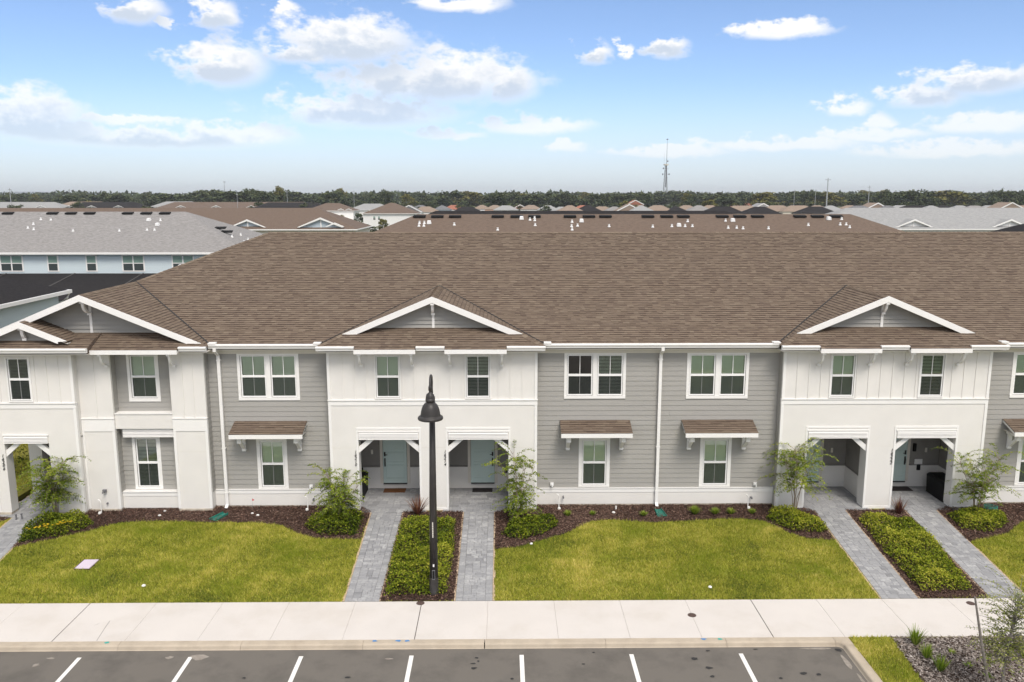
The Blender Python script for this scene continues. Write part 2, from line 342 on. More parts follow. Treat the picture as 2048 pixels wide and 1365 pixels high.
# shingles --------------------------------------------------------------
def clip_interval(poly, v):
    us = []
    for (u0, v0), (u1, v1) in zip(poly, poly[1:] + poly[:1]):
        if (v0 - v) * (v1 - v) <= 0 and v0 != v1: us.append(u0 + (u1 - u0) * (v - v0) / (v1 - v0))
        elif v0 == v1 == v: us += [u0, u1]
    return (min(us), max(us)) if len(us) > 1 else None
def shingles(mb, pts, eave, exposure=.142, skip=None, each=None, wr=(.12, .27)):
    """pts: planar convex polygon (3-D); eave: two points giving the u direction"""
    o = Vector(eave[0]); u = (Vector(eave[1]) - o).normalized(); P = [Vector(p) for p in pts]
    n = (P[1] - P[0]).cross(P[2] - P[0]).normalized()
    if n.z < 0: n = -n
    v = n.cross(u)
    if v.z < 0: v = -v
    uv = [((p - o).dot(u), (p - o).dot(v)) for p in P]
    vmin = min(b for a, b in uv); vmax = max(b for a, b in uv); k = 0; vv = vmin
    while vv < vmax - .01:
        v1 = min(vv + exposure, vmax); i0 = clip_interval(uv, vv + 1e-5); i1 = clip_interval(uv, v1 - 1e-5)
        if i0 and i1:
            lo, hi = min(i0[0], i1[0]), max(i0[1], i1[1]); ua = lo - random.random() * .25
            while ua < hi:
                ub = ua + random.uniform(*wr); t = min(1, max(0, random.gauss(.5, .23)))
                a0, b0, a1, b1 = max(ua, i0[0]), min(ub, i0[1]), max(ua, i1[0]), min(ub, i1[1])
                if b0 > a0 or b1 > a1:
                    if b0 <= a0: a0 = b0 = min(max(ua, i0[0]), i0[1])
                    if b1 <= a1: a1 = b1 = min(max(ua, i1[0]), i1[1])
                    h = random.choice((.010, .016, .022))
                    def W(a, b, c): return o + u * a + v * b + n * c
                    if not (skip and skip((W((a0 + b0) / 2, (vv + v1) / 2, 0)))):
                        tgt = MB() if each is not None else mb
                        A, B, C, D = W(a0, vv - .012, h), W(b0, vv - .012, h), W(b1, v1, .004), W(a1, v1, .004)
                        f_ = .70; h2_ = h + (.004 - h) * f_; va = vv - .012 + (v1 - vv + .012) * f_
                        M0, M1 = W(a0 + (a1 - a0) * f_, va, h2_), W(b0 + (b1 - b0) * f_, va, h2_)
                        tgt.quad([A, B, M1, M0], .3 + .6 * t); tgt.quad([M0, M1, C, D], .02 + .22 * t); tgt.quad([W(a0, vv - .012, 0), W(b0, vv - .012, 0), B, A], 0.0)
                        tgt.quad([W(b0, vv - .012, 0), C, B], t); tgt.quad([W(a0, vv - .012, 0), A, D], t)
                        if each is not None: tgt.build('shingle', 'shingle', each)
                ua = ub
        vv += exposure; k += 1
def caps(mb, p0, p1, na, nb, step=.19, wdt=.15):      # bent cap shingles along a hip or ridge
    p0, p1 = Vector(p0), Vector(p1); d = (p1 - p0); L = d.length; d.normalize()
    na = Vector(na).normalized(); nb = Vector(nb).normalized()
    sa = na.cross(d).normalized(); sb = nb.cross(d).normalized()
    if sa.z > 0: sa = -sa
    if sb.z > 0: sb = -sb
    up = (na + nb).normalized(); k = int(L / step)
    for i in range(k):
        a = p0 + d * (i * step) + up * .03; b = p0 + d * ((i + 1) * step + .03) + up * .016; t = min(1, max(0, random.gauss(.66, .16)))
        mb.quad([a, b, b + sa * wdt, a + sa * wdt], t); mb.quad([b, a, a + sb * wdt, b + sb * wdt], t)
        mb.quad([a + sa * wdt, a, a + sb * wdt, a - up * .03], t * .5)

# ------------------------------------------------------------------ ground, road, pavement
def sheet(name, pts, z, m, kind='structure', parent=None):
    o = MB().quad([(x, y, z) for x, y in pts]).build(name, m, parent)
    return tag(o, kind=kind) if parent is None else o
mb = MB(); ys = [-300, 46, 62, 100, 150, 300, 500, 900, 1500, 9000]; zs = [-.4, -.4, -.45, -.6, -.9, -1.5, -2.2, -3, -4, -4]
for i in range(len(ys) - 1): mb.quad([(-7000, ys[i], zs[i]), (7000, ys[i], zs[i]), (7000, ys[i + 1], zs[i + 1]), (-7000, ys[i + 1], zs[i + 1])])
tag(mb.build('ground', 'terrain'), kind='structure')
AZ = -.12
road = sheet('parking_lot', [(-60, -40), (8.5, -40), (8.5, 18.95), (-60, 18.95)], AZ, 'asphalt')
for i in range(-6, 8):
    x = .45 + 2.70 * i
    if x > 8: continue
    MB().quad([(x - .055, 12.9, AZ + .004), (x + .055, 12.9, AZ + .004), (x + .05, 18.62, AZ + .004), (x - .055, 18.62, AZ + .004)]).build('parking_line', 'line_paint', road)
def blot(cx, cy, rx, ry, z, n=11, jit=.35, seed=0):
    r = random.Random(seed); return [(cx + rx * (1 + r.uniform(-jit, jit)) * math.cos(2 * math.pi * k / n), cy + ry * (1 + r.uniform(-jit, jit)) * math.sin(2 * math.pi * k / n), z) for k in range(n)]
for k, (x, y, rx, ry, m) in enumerate([(-7.35, 18.42, .2, .12, 'stain_light'), (-8.05, 18.4, .1, .06, 'stain_light'), (-11.1, 18.1, .07, .07, 'stain_light'), (-10.9, 18.4, .09, .04, 'stain_light'), (-2.75, 18.28, .12, .03, 'stain_light'), (7.7, 18.62, .35, .04, 'stain_light'), (8.2, 18.0, .06, .3, 'stain_light'), (8.25, 17.3, .04, .25, 'stain_light'), (8.22, 18.55, .09, .08, 'stain_dark'),
        (-.65, 18.3, .05, .035, 'stain_dark'), (-.72, 18.05, .06, .03, 'stain_dark'), (-.7, 17.85, .08, .04, 'stain_dark'), (-.6, 18.15, .03, .03, 'stain_dark'), (1.9, 18.0, .04, .03, 'stain_dark'), (4.6, 18.2, .09, .06, 'stain_dark'), (4.85, 17.8, .08, .05, 'stain_dark'), (4.85, 17.45, .06, .04, 'stain_dark'),
        (7.0, 17.55, .08, .05, 'stain_dark'), (7.35, 17.5, .06, .05, 'stain_dark'), (6.4, 17.35, .05, .04, 'stain_dark'), (7.6, 17.0, .05, .03, 'stain_dark'), (-6.0, 17.5, .05, .03, 'stain_dark'), (-3.6, 17.5, .06, .04, 'stain_dark'), (5.0, 18.55, .05, .03, 'stain_dark'), (.2, 17.4, .04, .03, 'stain_dark'), (2.2, 18.5, .04, .02, 'stain_dark'), (6.2, 18.6, .05, .02, 'stain_dark')]):
    MB().quad(blot(x * 1.012, y + .2, rx, ry, AZ + .005 + .0003 * k, seed=k)).build('stain', m, road)
# sidewalk slabs: each panel its own piece, a bed below shows in the joints
walk = sheet('sidewalk', [(-60, 19.17), (60, 19.17), (60, 21.15), (-60, 21.15)], -.012, 'slab_joint')
for i in range(-15, 16, 5): MB().box(-2.24 + 1.815 * i - .009, -2.24 + 1.815 * i + .009, 19.175, 21.145, -.05, -.005).build('expansion_joint', 'slab_expansion', walk)
for i in range(-14, 15):
    a = -2.24 + 1.815 * i; b = a + 1.815; wide = (i % 5 == 0); wide2 = ((i + 1) % 5 == 0)
    x0 = a + (.010 if wide else .002); x1 = b - (.010 if wide2 else .002); y0, y1 = 19.172, 21.148
    mb = MB(); e = .005
    mb.hexa([(x0, y0, -.1), (x1, y0, -.1), (x1, y1, -.1), (x0, y1, -.1)], [(x0, y0, -e), (x1, y0, -e), (x1, y1, -e), (x0, y1, -e)])
    mb.f.pop(1); mb.t.pop(1); mb.m.pop(1)
    mb.quad([(x0 + e, y0 + e, 0), (x1 - e, y0 + e, 0), (x1 - e, y1 - e, 0), (x0 + e, y1 - e, 0)])
    for p, q, r_, s_ in (((x0, y0), (x1, y0), (x1 - e, y0 + e), (x0 + e, y0 + e)), ((x1, y0), (x1, y1), (x1 - e, y1 - e), (x1 - e, y0 + e)), ((x1, y1), (x0, y1), (x0 + e, y1 - e), (x1 - e, y1 - e)), ((x0, y1), (x0, y0), (x0 + e, y0 + e), (x0 + e, y1 - e))):
        mb.quad([(*p, -e), (*q, -e), (*r_, 0), (*s_, 0)])
    mb.build('concrete_slab', 'concrete', walk)
# a hairline crack in one of the slabs
mb = MB(); cr = [(-10.2, 19.18), (-10.3, 19.9), (-10.33, 20.18), (-10.55, 20.05), (-10.62, 19.95)]
for p, q in zip(cr, cr[1:]): mb.quad([(p[0] - .004, p[1], .003), (p[0] + .004, p[1] + .004, .003), (q[0] + .004, q[1] + .004, .003), (q[0] - .004, q[1], .003)])
mb.build('crack', 'stain_mid', walk)
# kerb
KP = [(0, -.30), (0, -.118), (.015, -.10), (.035, -.03), (.055, -.009), (.08, -.001), (.255, .0), (.255, -.30)]
kerb = empty('kerb', (0, 18.9, -.12), 'pale concrete kerb between the parking bays and the sidewalk', 'kerb'); kerb['kind'] = 'structure'
def kerb_loft(frames):      # frames: list of functions (d, z) -> point
    mb = MB(); n = len(KP)
    for f in frames: mb.v += [f(d, z) for d, z in KP]
    for i in range(len(frames) - 1):
        for j in range(n): k = (j + 1) % n; mb.f.append((i * n + j, i * n + k, (i + 1) * n + k, (i + 1) * n + j)); mb.t.append(.5); mb.m.append(0)
    mb.f += [tuple(range(n))[::-1], tuple(range((len(frames) - 1) * n, len(frames) * n))]; mb.t += [.5, .5]; mb.m += [0, 0]
    return mb.build('kerb_stone', 'kerb_concrete', kerb)
KR = .13; KX = 8.46
def fx(x): return lambda d, z: (x, 18.91 + d, z)
def fy(y): return lambda d, z: (KX + d, y, z)
def fa(t):
    def f(d, z):
        k = 1.0 if d < .1 else 1.0 / max(math.cos(t), math.sin(t))
        return (KX - KR + (KR + d) * math.cos(t) * k, 18.91 - KR + (KR + d) * math.sin(t) * k, z)
    return f
for i in range(-8, 3):
    a = -.47 + 3.03 * i; b = min(a + 3.03, KX - KR - .003)
    if a > KX - KR - .1: continue
    kerb_loft([fx(a + (.012 if i == 0 else .004)), fx(b - (.012 if i == -1 else .004))])
kerb_loft([fa(math.pi / 2 * (1 - k / 8)) for k in range(9)])
for a, b in ((18.91 - KR - .003, 16.1), (16.09, 13.1), (13.09, 10)): kerb_loft([fy(a), fy(b)])
for k, (x, m) in enumerate([(-3.23, 'blue_paint'), (-2.63, 'blue_paint'), (-2.42, 'blue_paint'), (-9.9, 'teal_paint'), (5.05, 'blue_paint'), (5.45, 'teal_paint')]):
    mb = MB(); mb.quad(blot(x, 19.1, .07, .045, .004, seed=40 + k)); mb.build('paint_mark', m, kerb)
# yard base (lawn soil) with house pad behind
lawn = tag(MB().box(-60, 60, 21.155, 28.1, -.2, -.012).build('lawn', 'lawn_soil'), kind='structure')
tag(MB().box(8.72, 40, 5, 19.165, -.2, -.012).build('island_soil', 'lawn_soil'), kind='structure')
tag(MB().box(-24.0, -18.0, 28.1, 46, -.2, -.014).build('side_lawn', 'lawn_soil'), kind='structure')

# ------------------------------------------------------------------ the townhouse row
S = 5 / 12; EZ = 5.99; EY = 27.9; RY = 36.13; RZ = EZ + S * (RY - EY); XL = -18.33; XR = 34.3
FY = 27.85; BY = 28.25            # tower front plane, siding bay plane
row = empty('townhouse_row', (6, 36, 0), 'white and gray two storey townhouse row with brown shingle roof and three porches', 'townhouse')
roof_stuff = MB()
# --- decks and shingles
def deck(pts, name='roof_deck', drop=.015, th=.05, m='shingle_deck'):
    P = [Vector(p) for p in pts]; n = (P[1] - P[0]).cross(P[2] - P[0]).normalized()
    if n.z < 0: n = -n
    return MB().prism([p - n * drop for p in P], -n * th).build(name, m, row)
main = [(XL, EY, EZ), (XR, EY, EZ), (XR - 8.23, RY, RZ), (XL + 8.23, RY, RZ)]
TW = [-2.43, 13.33]               # tower centres
LC, LH, LZ = -14.19, 4.14, 5.98   # end gable: centre, half span, eave height
def in_cross(p):
    for c in TW:
        if p.y < EY + (3.82 - abs(p.x - c)) - .25 and abs(p.x - c) < 3.7: return True
    return p.y < EY + (LH - abs(p.x - LC)) - .25 and abs(p.x - LC) < 4.0
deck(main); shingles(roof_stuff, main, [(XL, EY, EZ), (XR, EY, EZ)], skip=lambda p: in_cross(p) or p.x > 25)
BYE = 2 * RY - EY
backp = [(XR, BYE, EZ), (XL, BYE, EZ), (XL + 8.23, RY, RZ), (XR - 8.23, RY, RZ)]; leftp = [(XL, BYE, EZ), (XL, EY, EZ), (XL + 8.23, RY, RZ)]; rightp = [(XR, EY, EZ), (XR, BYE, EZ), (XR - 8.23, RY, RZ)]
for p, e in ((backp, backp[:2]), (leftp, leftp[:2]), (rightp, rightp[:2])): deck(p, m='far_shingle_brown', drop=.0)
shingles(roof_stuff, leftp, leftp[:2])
nF, nB, nL = (0, -S, 1), (0, S, 1), (-S, 0, 1)
caps(roof_stuff, (XL + 8.2, RY, RZ), (25, RY, RZ), nF, nB)
caps(roof_stuff, (LC, EY + LH, EZ + S * LH), (XL + 8.23, RY, RZ), nF, nL); caps(roof_stuff, (XL, BYE, EZ), (XL + 8.23, RY, RZ), nB, nL)
def rake_board(c, half, y, zp, th=.035, hgt=.20, drop_end=.0):
    for s in (-1, 1):
        zt = zp - S * half
        top = [(c, y, zp + .015), (c + s * half, y, zt + .015)]
        pts = [top[0], top[1], (c + s * (half - .30), y, zt + .02 - .03), (c + s * (half - .30), y, zt + S * .30 - hgt), (c, y, zp - hgt)]
        mb = MB(); mb.prism(pts, (0, th, 0)); mb.build('barge_board', 'white_trim', row)
def bracket(x, yw, ztop, proj=.5, hgt=.5, wd=.085, parent=None, block=True):
    """curved knee bracket: wall plate, projecting arm and quarter-arc brace"""
    mb = MB(); y0 = yw
    mb.box(x - wd / 2, x + wd / 2, y0 - proj, y0, ztop - .07, ztop)
    mb.box(x - wd / 2 - .012, x + wd / 2 + .012, y0 - proj - .02, y0 - proj + .07, ztop - .085, ztop - .002)
    mb.box(x - wd / 2 - .012, x + wd / 2 + .012, y0 - .085, y0, ztop - hgt - .05, ztop - hgt + .03)
    n = 7; arc = []
    for k in range(n + 1):
        t = math.pi / 2 * k / n
        arc.append((y0 - proj + .06 + (proj - .10) * (1 - math.cos(t)) * .95, ztop - .07 - (hgt - .09) * math.sin(t)))
    inner = [(y + .06, z + .0) for y, z in arc]
    inner = [(min(y + .085, y0 - .001), z + (.03 if 0 < i < n else 0)) for i, (y, z) in enumerate(arc)]
    for a, b, c, d in zip(arc, arc[1:], inner[1:], inner):
        mb.hexa([(x - wd / 2 + .008, *a), (x + wd / 2 - .008, *a), (x + wd / 2 - .008, *d), (x - wd / 2 + .008, *d)], [(x - wd / 2 + .008, *b), (x + wd / 2 - .008, *b), (x + wd / 2 - .008, *c), (x - wd / 2 + .008, *c)])
    return mb.build('bracket', 'white_trim', parent or row)
def gutter(x0, x1, ylip, ztop, m='white_trim', h=.15, parent=None):
    prof = [(ylip + .13, ztop), (ylip + .13, ztop - h), (ylip + .045, ztop - h), (ylip + .03, ztop - h * .6), (ylip, ztop - h * .35), (ylip, ztop - .012), (ylip + .015, ztop - .012), (ylip + .02, ztop)]
    return MB().extrude_x(prof, x0, x1).build('gutter', m, parent or row)
def gable_lap(c, half, y, z0, zp, parent_name='gable_wall'):
    """triangular gable wall with individual lap boards; z0 base, zp apex of the wall under the rake"""
    pw = MB(); hw = (zp - z0) / S
    pw.prism([(c - hw, y + .03, z0), (c + hw, y + .03, z0), (c, y + .03, zp)], (0, .05, 0)); g = pw.build(parent_name, 'gray_siding', row)
    z = z0; ex = .15
    while z < zp - .05:
        a = (zp - z) / S; b = max((zp - z - ex) / S, .01)
        MB().hexa([(c - a, y - .022, z), (c + a, y - .022, z), (c + a, y + .03, z), (c - a, y + .03, z)], [(c - b, y + .022, z + ex), (c + b, y + .022, z + ex), (c + b, y + .03, z + ex), (c - b, y + .03, z + ex)]).build('siding_board', 'gray_siding', g)
        z += ex
    return g
def cross_roof(c, half, ez, ey, yrake, ytri, yend):
    """gablet-hip projecting roof: side planes, skirt and gable"""
    zp = ez + S * half; off = yrake - ey
    for s in (-1, 1):
        pts = [(c + s * half, ey, ez), (c + s * (half - off), yrake, ez + S * off), (c, yrake, zp), (c, yend, zp), (c + s * half, ey + .43, ez)]
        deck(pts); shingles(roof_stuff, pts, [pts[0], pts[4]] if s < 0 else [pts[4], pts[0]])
        d0, d1 = (c + s * half, ey, ez), (c + s * (half - off), yrake, ez + S * off)
        caps(roof_stuff, d0, d1, (0, -S, 1), (s * S, 0, 1))
    caps(roof_stuff, (c, yrake, zp), (c, yend, zp), (-S, 0, 1), (S, 0, 1))
    for s in (-1, 1):      # woven valley flashing strip
        p, q = Vector((c + s * (half + .02), ey + .43, ez + .028)), Vector((c, yend, zp + .028)); d = (q - p).normalized(); w_ = d.cross(Vector((0, 0, 1))).normalized() * .028
        MB().quad([p - w_, p + w_, q + w_, q - w_]).build('valley_strip', 'stain_dark', row)
    o2 = ytri - ey
    sk = [(c - half, ey, ez), (c + half, ey, ez), (c + half - o2, ytri, ez + S * o2), (c - half + o2, ytri, ez + S * o2)]
    deck(sk); shingles(roof_stuff, sk, sk[:2])
    # soffit under the rake, follows the roof
    for s in (-1, 1):
        h2 = half - off
        MB().prism([(c, yrake + .03, zp - .10), (c + s * h2, yrake + .03, zp - .10 - S * h2), (c + s * h2, ytri + .03, zp - .10 - S * h2), (c, ytri + .03, zp - .10)], (0, 0, .03)).build('rake_soffit', 'soffit', row)
    rake_board(c, half - off, yrake - .02, zp)
    gable_lap(c, 0, ytri, ez + S * o2 - .02, zp - .10)
    # king post bracket
    mb = MB(); mb.box(c - .045, c + .045, ytri - .03, ytri - .002, ez + S * o2, zp - .2)
    mb.build('king_post', 'white_trim', row)
    return zp
for c in TW:
    zp = cross_roof(c, 3.82, 5.98, 27.45, 28.15, 28.56, EY + 3.82 - .02)
    bracket(c, 28.53, zp - .2, .36, .42, .10)
    for a, b in ((-2.57, -.52), (.48, 2.55)):
        ext = [(c + a, 27.27, 5.905), (c + b, 27.27, 5.905), (c + b, 27.45, 5.98), (c + a, 27.45, 5.98)]
        deck(ext); shingles(roof_stuff, ext, ext[:2])
        mb = MB(); mb.box(c + a - .01, c + b + .01, 27.235, 27.27, 5.755, 5.90); mb.build('fascia', 'white_trim', row)
        mb = MB(); mb.box(c + a, c + b, 27.272, FY, 5.77, 5.79)
        mb.build('soffit_panel', 'soffit', row)
        for x in (a, b): MB().prism([(c + x, 27.275, 5.79), (c + x, 27.275, 5.88), (c + x, 27.46, 5.955), (c + x, 27.46, 5.79)], (.02 if x == a else -.02, 0, 0)).build('fascia_return', 'white_trim', row)
        bracket(c + a + .14, FY - .03, 5.77); bracket(c + b - .15, FY - .03, 5.77)
    for a, b in ((-3.87, -2.585), (-.505, .465), (2.565, 3.87)):
        gutter(c + a, c + b, 27.31, 5.99); MB().box(c + a + .03, c + b - .03, 27.44, FY, 5.775, 5.80).build('soffit_panel', 'soffit', row)
# end gable on the left
zpl = cross_roof(LC, LH, LZ, 27.45, 27.62, 28.3, EY + LH - .02)
bracket(LC, 28.27, zpl - .2, .55, .5, .11)
ext = [(-13.80, 27.27, 5.905), (-10.92, 27.27, 5.905), (-10.92, 27.45, 5.98), (-13.80, 27.45, 5.98)]
deck(ext); shingles(roof_stuff, ext, ext[:2])
MB().box(-13.81, -10.91, 27.235, 27.27, 5.755, 5.90).build('fascia', 'white_trim', row)
MB().box(-13.80, -10.92, 27.272, BY, 5.77, 5.79).build('soffit_panel', 'soffit', row)
MB().prism([(-10.92, 27.275, 5.79), (-10.92, 27.275, 5.88), (-10.92, 27.46, 5.955), (-10.92, 27.46, 5.79)], (-.02, 0, 0)).build('fascia_return', 'white_trim', row)
gutter(-10.9, -9.98, 27.31, 5.99); MB().box(-10.9, -10.0, 27.44, FY, 5.775, 5.80).build('soffit_panel', 'soffit', row)
bracket(-13.55, FY - .03, 5.77); bracket(-11.25, FY - .03, 5.77)
# small gable over the end porch tower, its skirt comes further forward
SC, SHF, SY = -16.07, 1.56, 27.22
sk2 = [(-18.33, 27.1, 5.985), (-13.82, 27.1, 5.985), (-13.82, 27.6, 6.193), (-18.33, 27.6, 6.193)]
sk3 = [(-18.33, 27.6, 6.193), (-13.82, 27.6, 6.193), (-13.82, 28.28, 6.33), (-18.33, 28.28, 6.33)]
deck(sk3); shingles(roof_stuff, sk3, sk3[:2])
MB().prism([(-13.83, 27.1, 5.81), (-13.83, 27.1, 5.975), (-13.83, 27.6, 6.183), (-13.83, 28.28, 6.318), (-13.83, 27.45, 5.97)], (.02, 0, 0)).build('roof_cheek', 'far_shingle_brown', row)
deck(sk2); shingles(roof_stuff, sk2, sk2[:2])
gutter(-18.4, -13.80, 26.96, 6.0); MB().box(-18.35, -13.82, 27.09, FY - .3, 5.775, 5.80).build('soffit_panel', 'soffit', row)
zs2 = 6.86
for s in (-1, 1):
    pts = [(SC + s * SHF, SY, zs2 - S * SHF), (SC, SY, zs2), (SC, 28.3, zs2), (SC + s * SHF, 28.3, zs2 - S * SHF)]
    deck(pts); shingles(roof_stuff, pts, [pts[0], pts[3]] if s < 0 else [pts[3], pts[0]])
rake_board(SC, SHF, SY - .03, zs2, hgt=.2)
gable_lap(SC, 0, 27.58, 6.17, zs2 - .08)
bracket(SC, 27.56, zs2 - .19, .28, .42, .11)
for s in (-1, 1): MB().prism([(SC, SY + .01, zs2 - .09), (SC + s * SHF, SY + .01, zs2 - .09 - S * SHF), (SC + s * SHF, 27.6, zs2 - .09 - S * SHF), (SC, 27.6, zs2 - .09)], (0, 0, .03)).build('rake_soffit', 'soffit', row)

# --- windows
BM = {}
def blind_mesh(wd, hg, kind):
    key = (round(wd, 3), round(hg, 3), kind); open_ = kind.endswith('_open'); kind = kind.replace('_open', '')
    if key not in BM:
        mb = MB(); n = int(hg / .05)
        for k in range(n):
            z = (k + .5) * hg / n
            if open_: mb.quad([(0, -.018, z - .010), (wd, -.018, z - .010), (wd, .018, z + .010), (0, .018, z + .010)])
            else: mb.quad([(0, -.012, z - .022), (wd, -.012, z - .022), (wd, .012, z + .024), (0, .012, z + .024)])
        me = mb.mesh('blind'); me.materials.append(MATS[kind]); BM[key] = me
    return BM[key]
def window(x0, x1, z0, z1, yw, n=1, tl=.10, tr=.10, tt=.06, tb=.10, mid=.16, sash=.05, top_frac=.5, blinds=('blind',), parent=None, side_trim=.03):
    """white trimmed single-hung window; x0..z1 are the outside of its casing"""
    parent = parent or row; mb = MB(); y = yw - side_trim
    if tt: mb.box(x0, x1, y, yw + .03, z1 - tt, z1)
    if tb: mb.box(x0, x1, y - .012, yw + .03, z0, z0 + tb)
    zb, zt = z0 + tb, z1 - tt
    mb.box(x0, x0 + tl, y, yw + .03, zb, zt); mb.box(x1 - tr, x1, y, yw + .03, zb, zt)
    iw = (x1 - x0 - tl - tr - mid * (n - 1)) / n; cells = []
    for k in range(n):
        a = x0 + tl + k * (iw + mid); cells.append((a, a + iw))
        if k: mb.box(a - mid, a, y, yw + .03, zb, zt)
    win = mb.build('window', 'white_trim', parent); ys = yw + .0
    for k, (a, b) in enumerate(cells):
        zm = zb + (zt - zb) * (1 - top_frac)
        fr = MB(); fr.box(a, a + sash, ys, ys + .06, zb, zt).box(b - sash, b, ys, ys + .06, zb, zt).box(a + sash, b - sash, ys, ys + .06, zt - sash * .8, zt).box(a + sash, b - sash, ys, ys + .06, zb, zb + sash).box(a + sash, b - sash, ys - .012, ys + .06, zm - .03, zm + .045)
        fr.build('sash', 'vinyl', win)
        ga, gb = a + sash, b - sash; c = (ga + gb) / 2
        MB().quad([(ga, ys + .03, zm + .045), (gb, ys + .03, zm + .045), (gb, ys + .03, zt - sash * .8), (ga, ys + .03, zt - sash * .8)]).build('pane', 'glass', win)
        MB().quad([(ga, ys + .045, zb + sash), (gb, ys + .045, zb + sash), (gb, ys + .045, zm - .03), (ga, ys + .045, zm - .03)]).build('pane', 'glass', win)
        MB().quad([(ga, ys + .022, zb + sash), (gb, ys + .022, zb + sash), (gb, ys + .022, zm - .03), (ga, ys + .022, zm - .03)]).build('insect_screen', 'screen', win)
        MB().box(c - .011, c + .011, ys + .012, ys + .026, zm + .045, zt - sash * .8).box(c - .010, c + .010, ys + .026, ys + .04, zb + sash, zm - .03).build('muntin', 'vinyl', win)
        bk = blinds[k % len(blinds)]
        if bk: inst('blind', blind_mesh(gb - ga, zt - zb - sash, bk), win, (ga, ys + .085, zb + sash * .5))
    return [(c0 + .012, c1 - .012, zb + .012, zt - .012) for c0, c1 in cells] , (x0, x1, z0, z1)

# --- lap siding bays: sheathing with openings + one object per board
board_me = MB().hexa([(0, -.020, 0), (1, -.020, 0), (1, 0, 0), (0, 0, 0)], [(0, -.005, .190), (1, -.005, .190), (1, 0, .190), (0, 0, .190)]).mesh('siding_board'); board_me.materials.append(MATS['gray_siding'])
def bay(x0, x1, z0, z1, y, wins, cut, ex=.178):
    holes = [h for w_ in wins for h in w_[0]]
    wall = slab('siding_wall', x0, x1, z0 - .05, z1 + .1, y, y + .16, holes, 'gray_siding', row)
    k = 0; z = z0
    while z < z1 - .02:
        ivs = [(x0, x1)]; zc0, zc1 = z + .02, z + ex - .02
        for w_ in wins:
            a, b, c, d = w_[1]
            if c < zc1 and d > zc0:
                ivs = [q for s, e in ivs for q in ((s, min(e, a)), (max(s, b), e)) if q[1] - q[0] > .02]
        out = []
        for s, e in ivs:      # butt joints on long runs
            if e - s > 5.0: m_ = s + (e - s) * random.uniform(.3, .7); out += [(s, m_ - .002), (m_ + .002, e)]
            else: out.append((s, e))
        for s, e in out: inst('siding_board', board_me, wall, (s, y + random.uniform(-.0015, .001), z), (e - s, 1, min(ex + .012, z1 + .012 - z) / .190))
        z += ex; k += 1
    return wall
def base_panel(x0, x1, y):
    MB().box(x0, x1, y - .03, y + .1, .06, .50).build('base_panel', 'white_paint', row)
    MB().box(x0, x1, y - .045, y + .1, .503, .64).build('base_trim', 'white_trim', row)
    MB().box(x0, x1, y - .065, y + .1, .643, .672).build('base_cap', 'white_trim', row)
    MB().box(x0, x1, y - .02, y + .1, -.1, .058).build('slab_edge', 'slab_edge', row)
def awning(x0, x1, y):
    aw = MB().prism([(x0, y - .004, 3.06), (x0, y - .004, 3.165), (x0, y - .75, 2.905), (x0, y - .75, 2.80)], (x1 - x0, 0, 0)).build('awning', 'white_trim', row)
    pts = [(x0 - .02, y - .77, 2.902), (x1 + .02, y - .77, 2.902), (x1 + .02, y - .022, 3.175), (x0 - .02, y - .022, 3.175)]
    MB().prism(pts, (0, .01, -.012)).build('awning_deck', 'shingle_deck', aw)
    shingles(None, pts, pts[:2], each=aw, exposure=.134, wr=(.2, .4))
    MB().box(x0 - .015, x1 + .015, y - .785, y - .752, 2.745, 2.895).build('awning_fascia', 'white_trim', aw)
    MB().box(x0 + .05, x1 - .05, y - .745, y - .03, 2.765, 2.785).build('awning_soffit', 'soffit', aw)
    MB().box(x0 + .16, x1 - .16, y - .12, y - .03, 2.64, 2.763).build('ledger', 'white_trim', aw)
    for s in (x0 + .27, x1 - .27): bracket_a(s, y - .03, 2.70, aw)
def bracket_a(x, yw, zt, parent):
    mb = MB(); wd = .13
    mb.box(x - wd / 2, x + wd / 2, yw - .09, yw, zt - .60, zt)
    mb.box(x - wd / 2, x + wd / 2, yw - .58, yw - .092, zt - .06, zt + .055)
    mb.box(x - wd / 2 - .01, x + wd / 2 + .01, yw - .57, yw - .44, zt - .17, zt - .061)
    a = [(yw - .50, zt - .16), (yw - .40, zt - .16), (yw - .092, zt - .40), (yw - .092, zt - .52)]
    mb.prism([(x - wd / 2 + .01, p, q) for p, q in a], (wd - .02, 0, 0))
    mb.box(x - wd / 2 - .012, x + wd / 2 + .012, yw - .102, yw - .004, zt - .56, zt - .54)
    return mb.build('bracket', 'white_trim', parent)
def frieze(x0, x1, y):
    MB().box(x0, x1, y - .035, y + .1, 5.59, 5.77).build('frieze_board', 'cream_trim', row)
    MB().box(x0, x1, EY - .02, y + .1, 5.775, 5.80).build('soffit_panel', 'soffit', row)
    gutter(x0 + .2, x1 - .2, EY - .15, 5.995)
    for a in (x0 + .22, x1 - .42): MB().box(a, a + .25, EY - .16, EY + .08, 5.998, 6.05).build('gutter_splash_guard', 'white_trim', row)
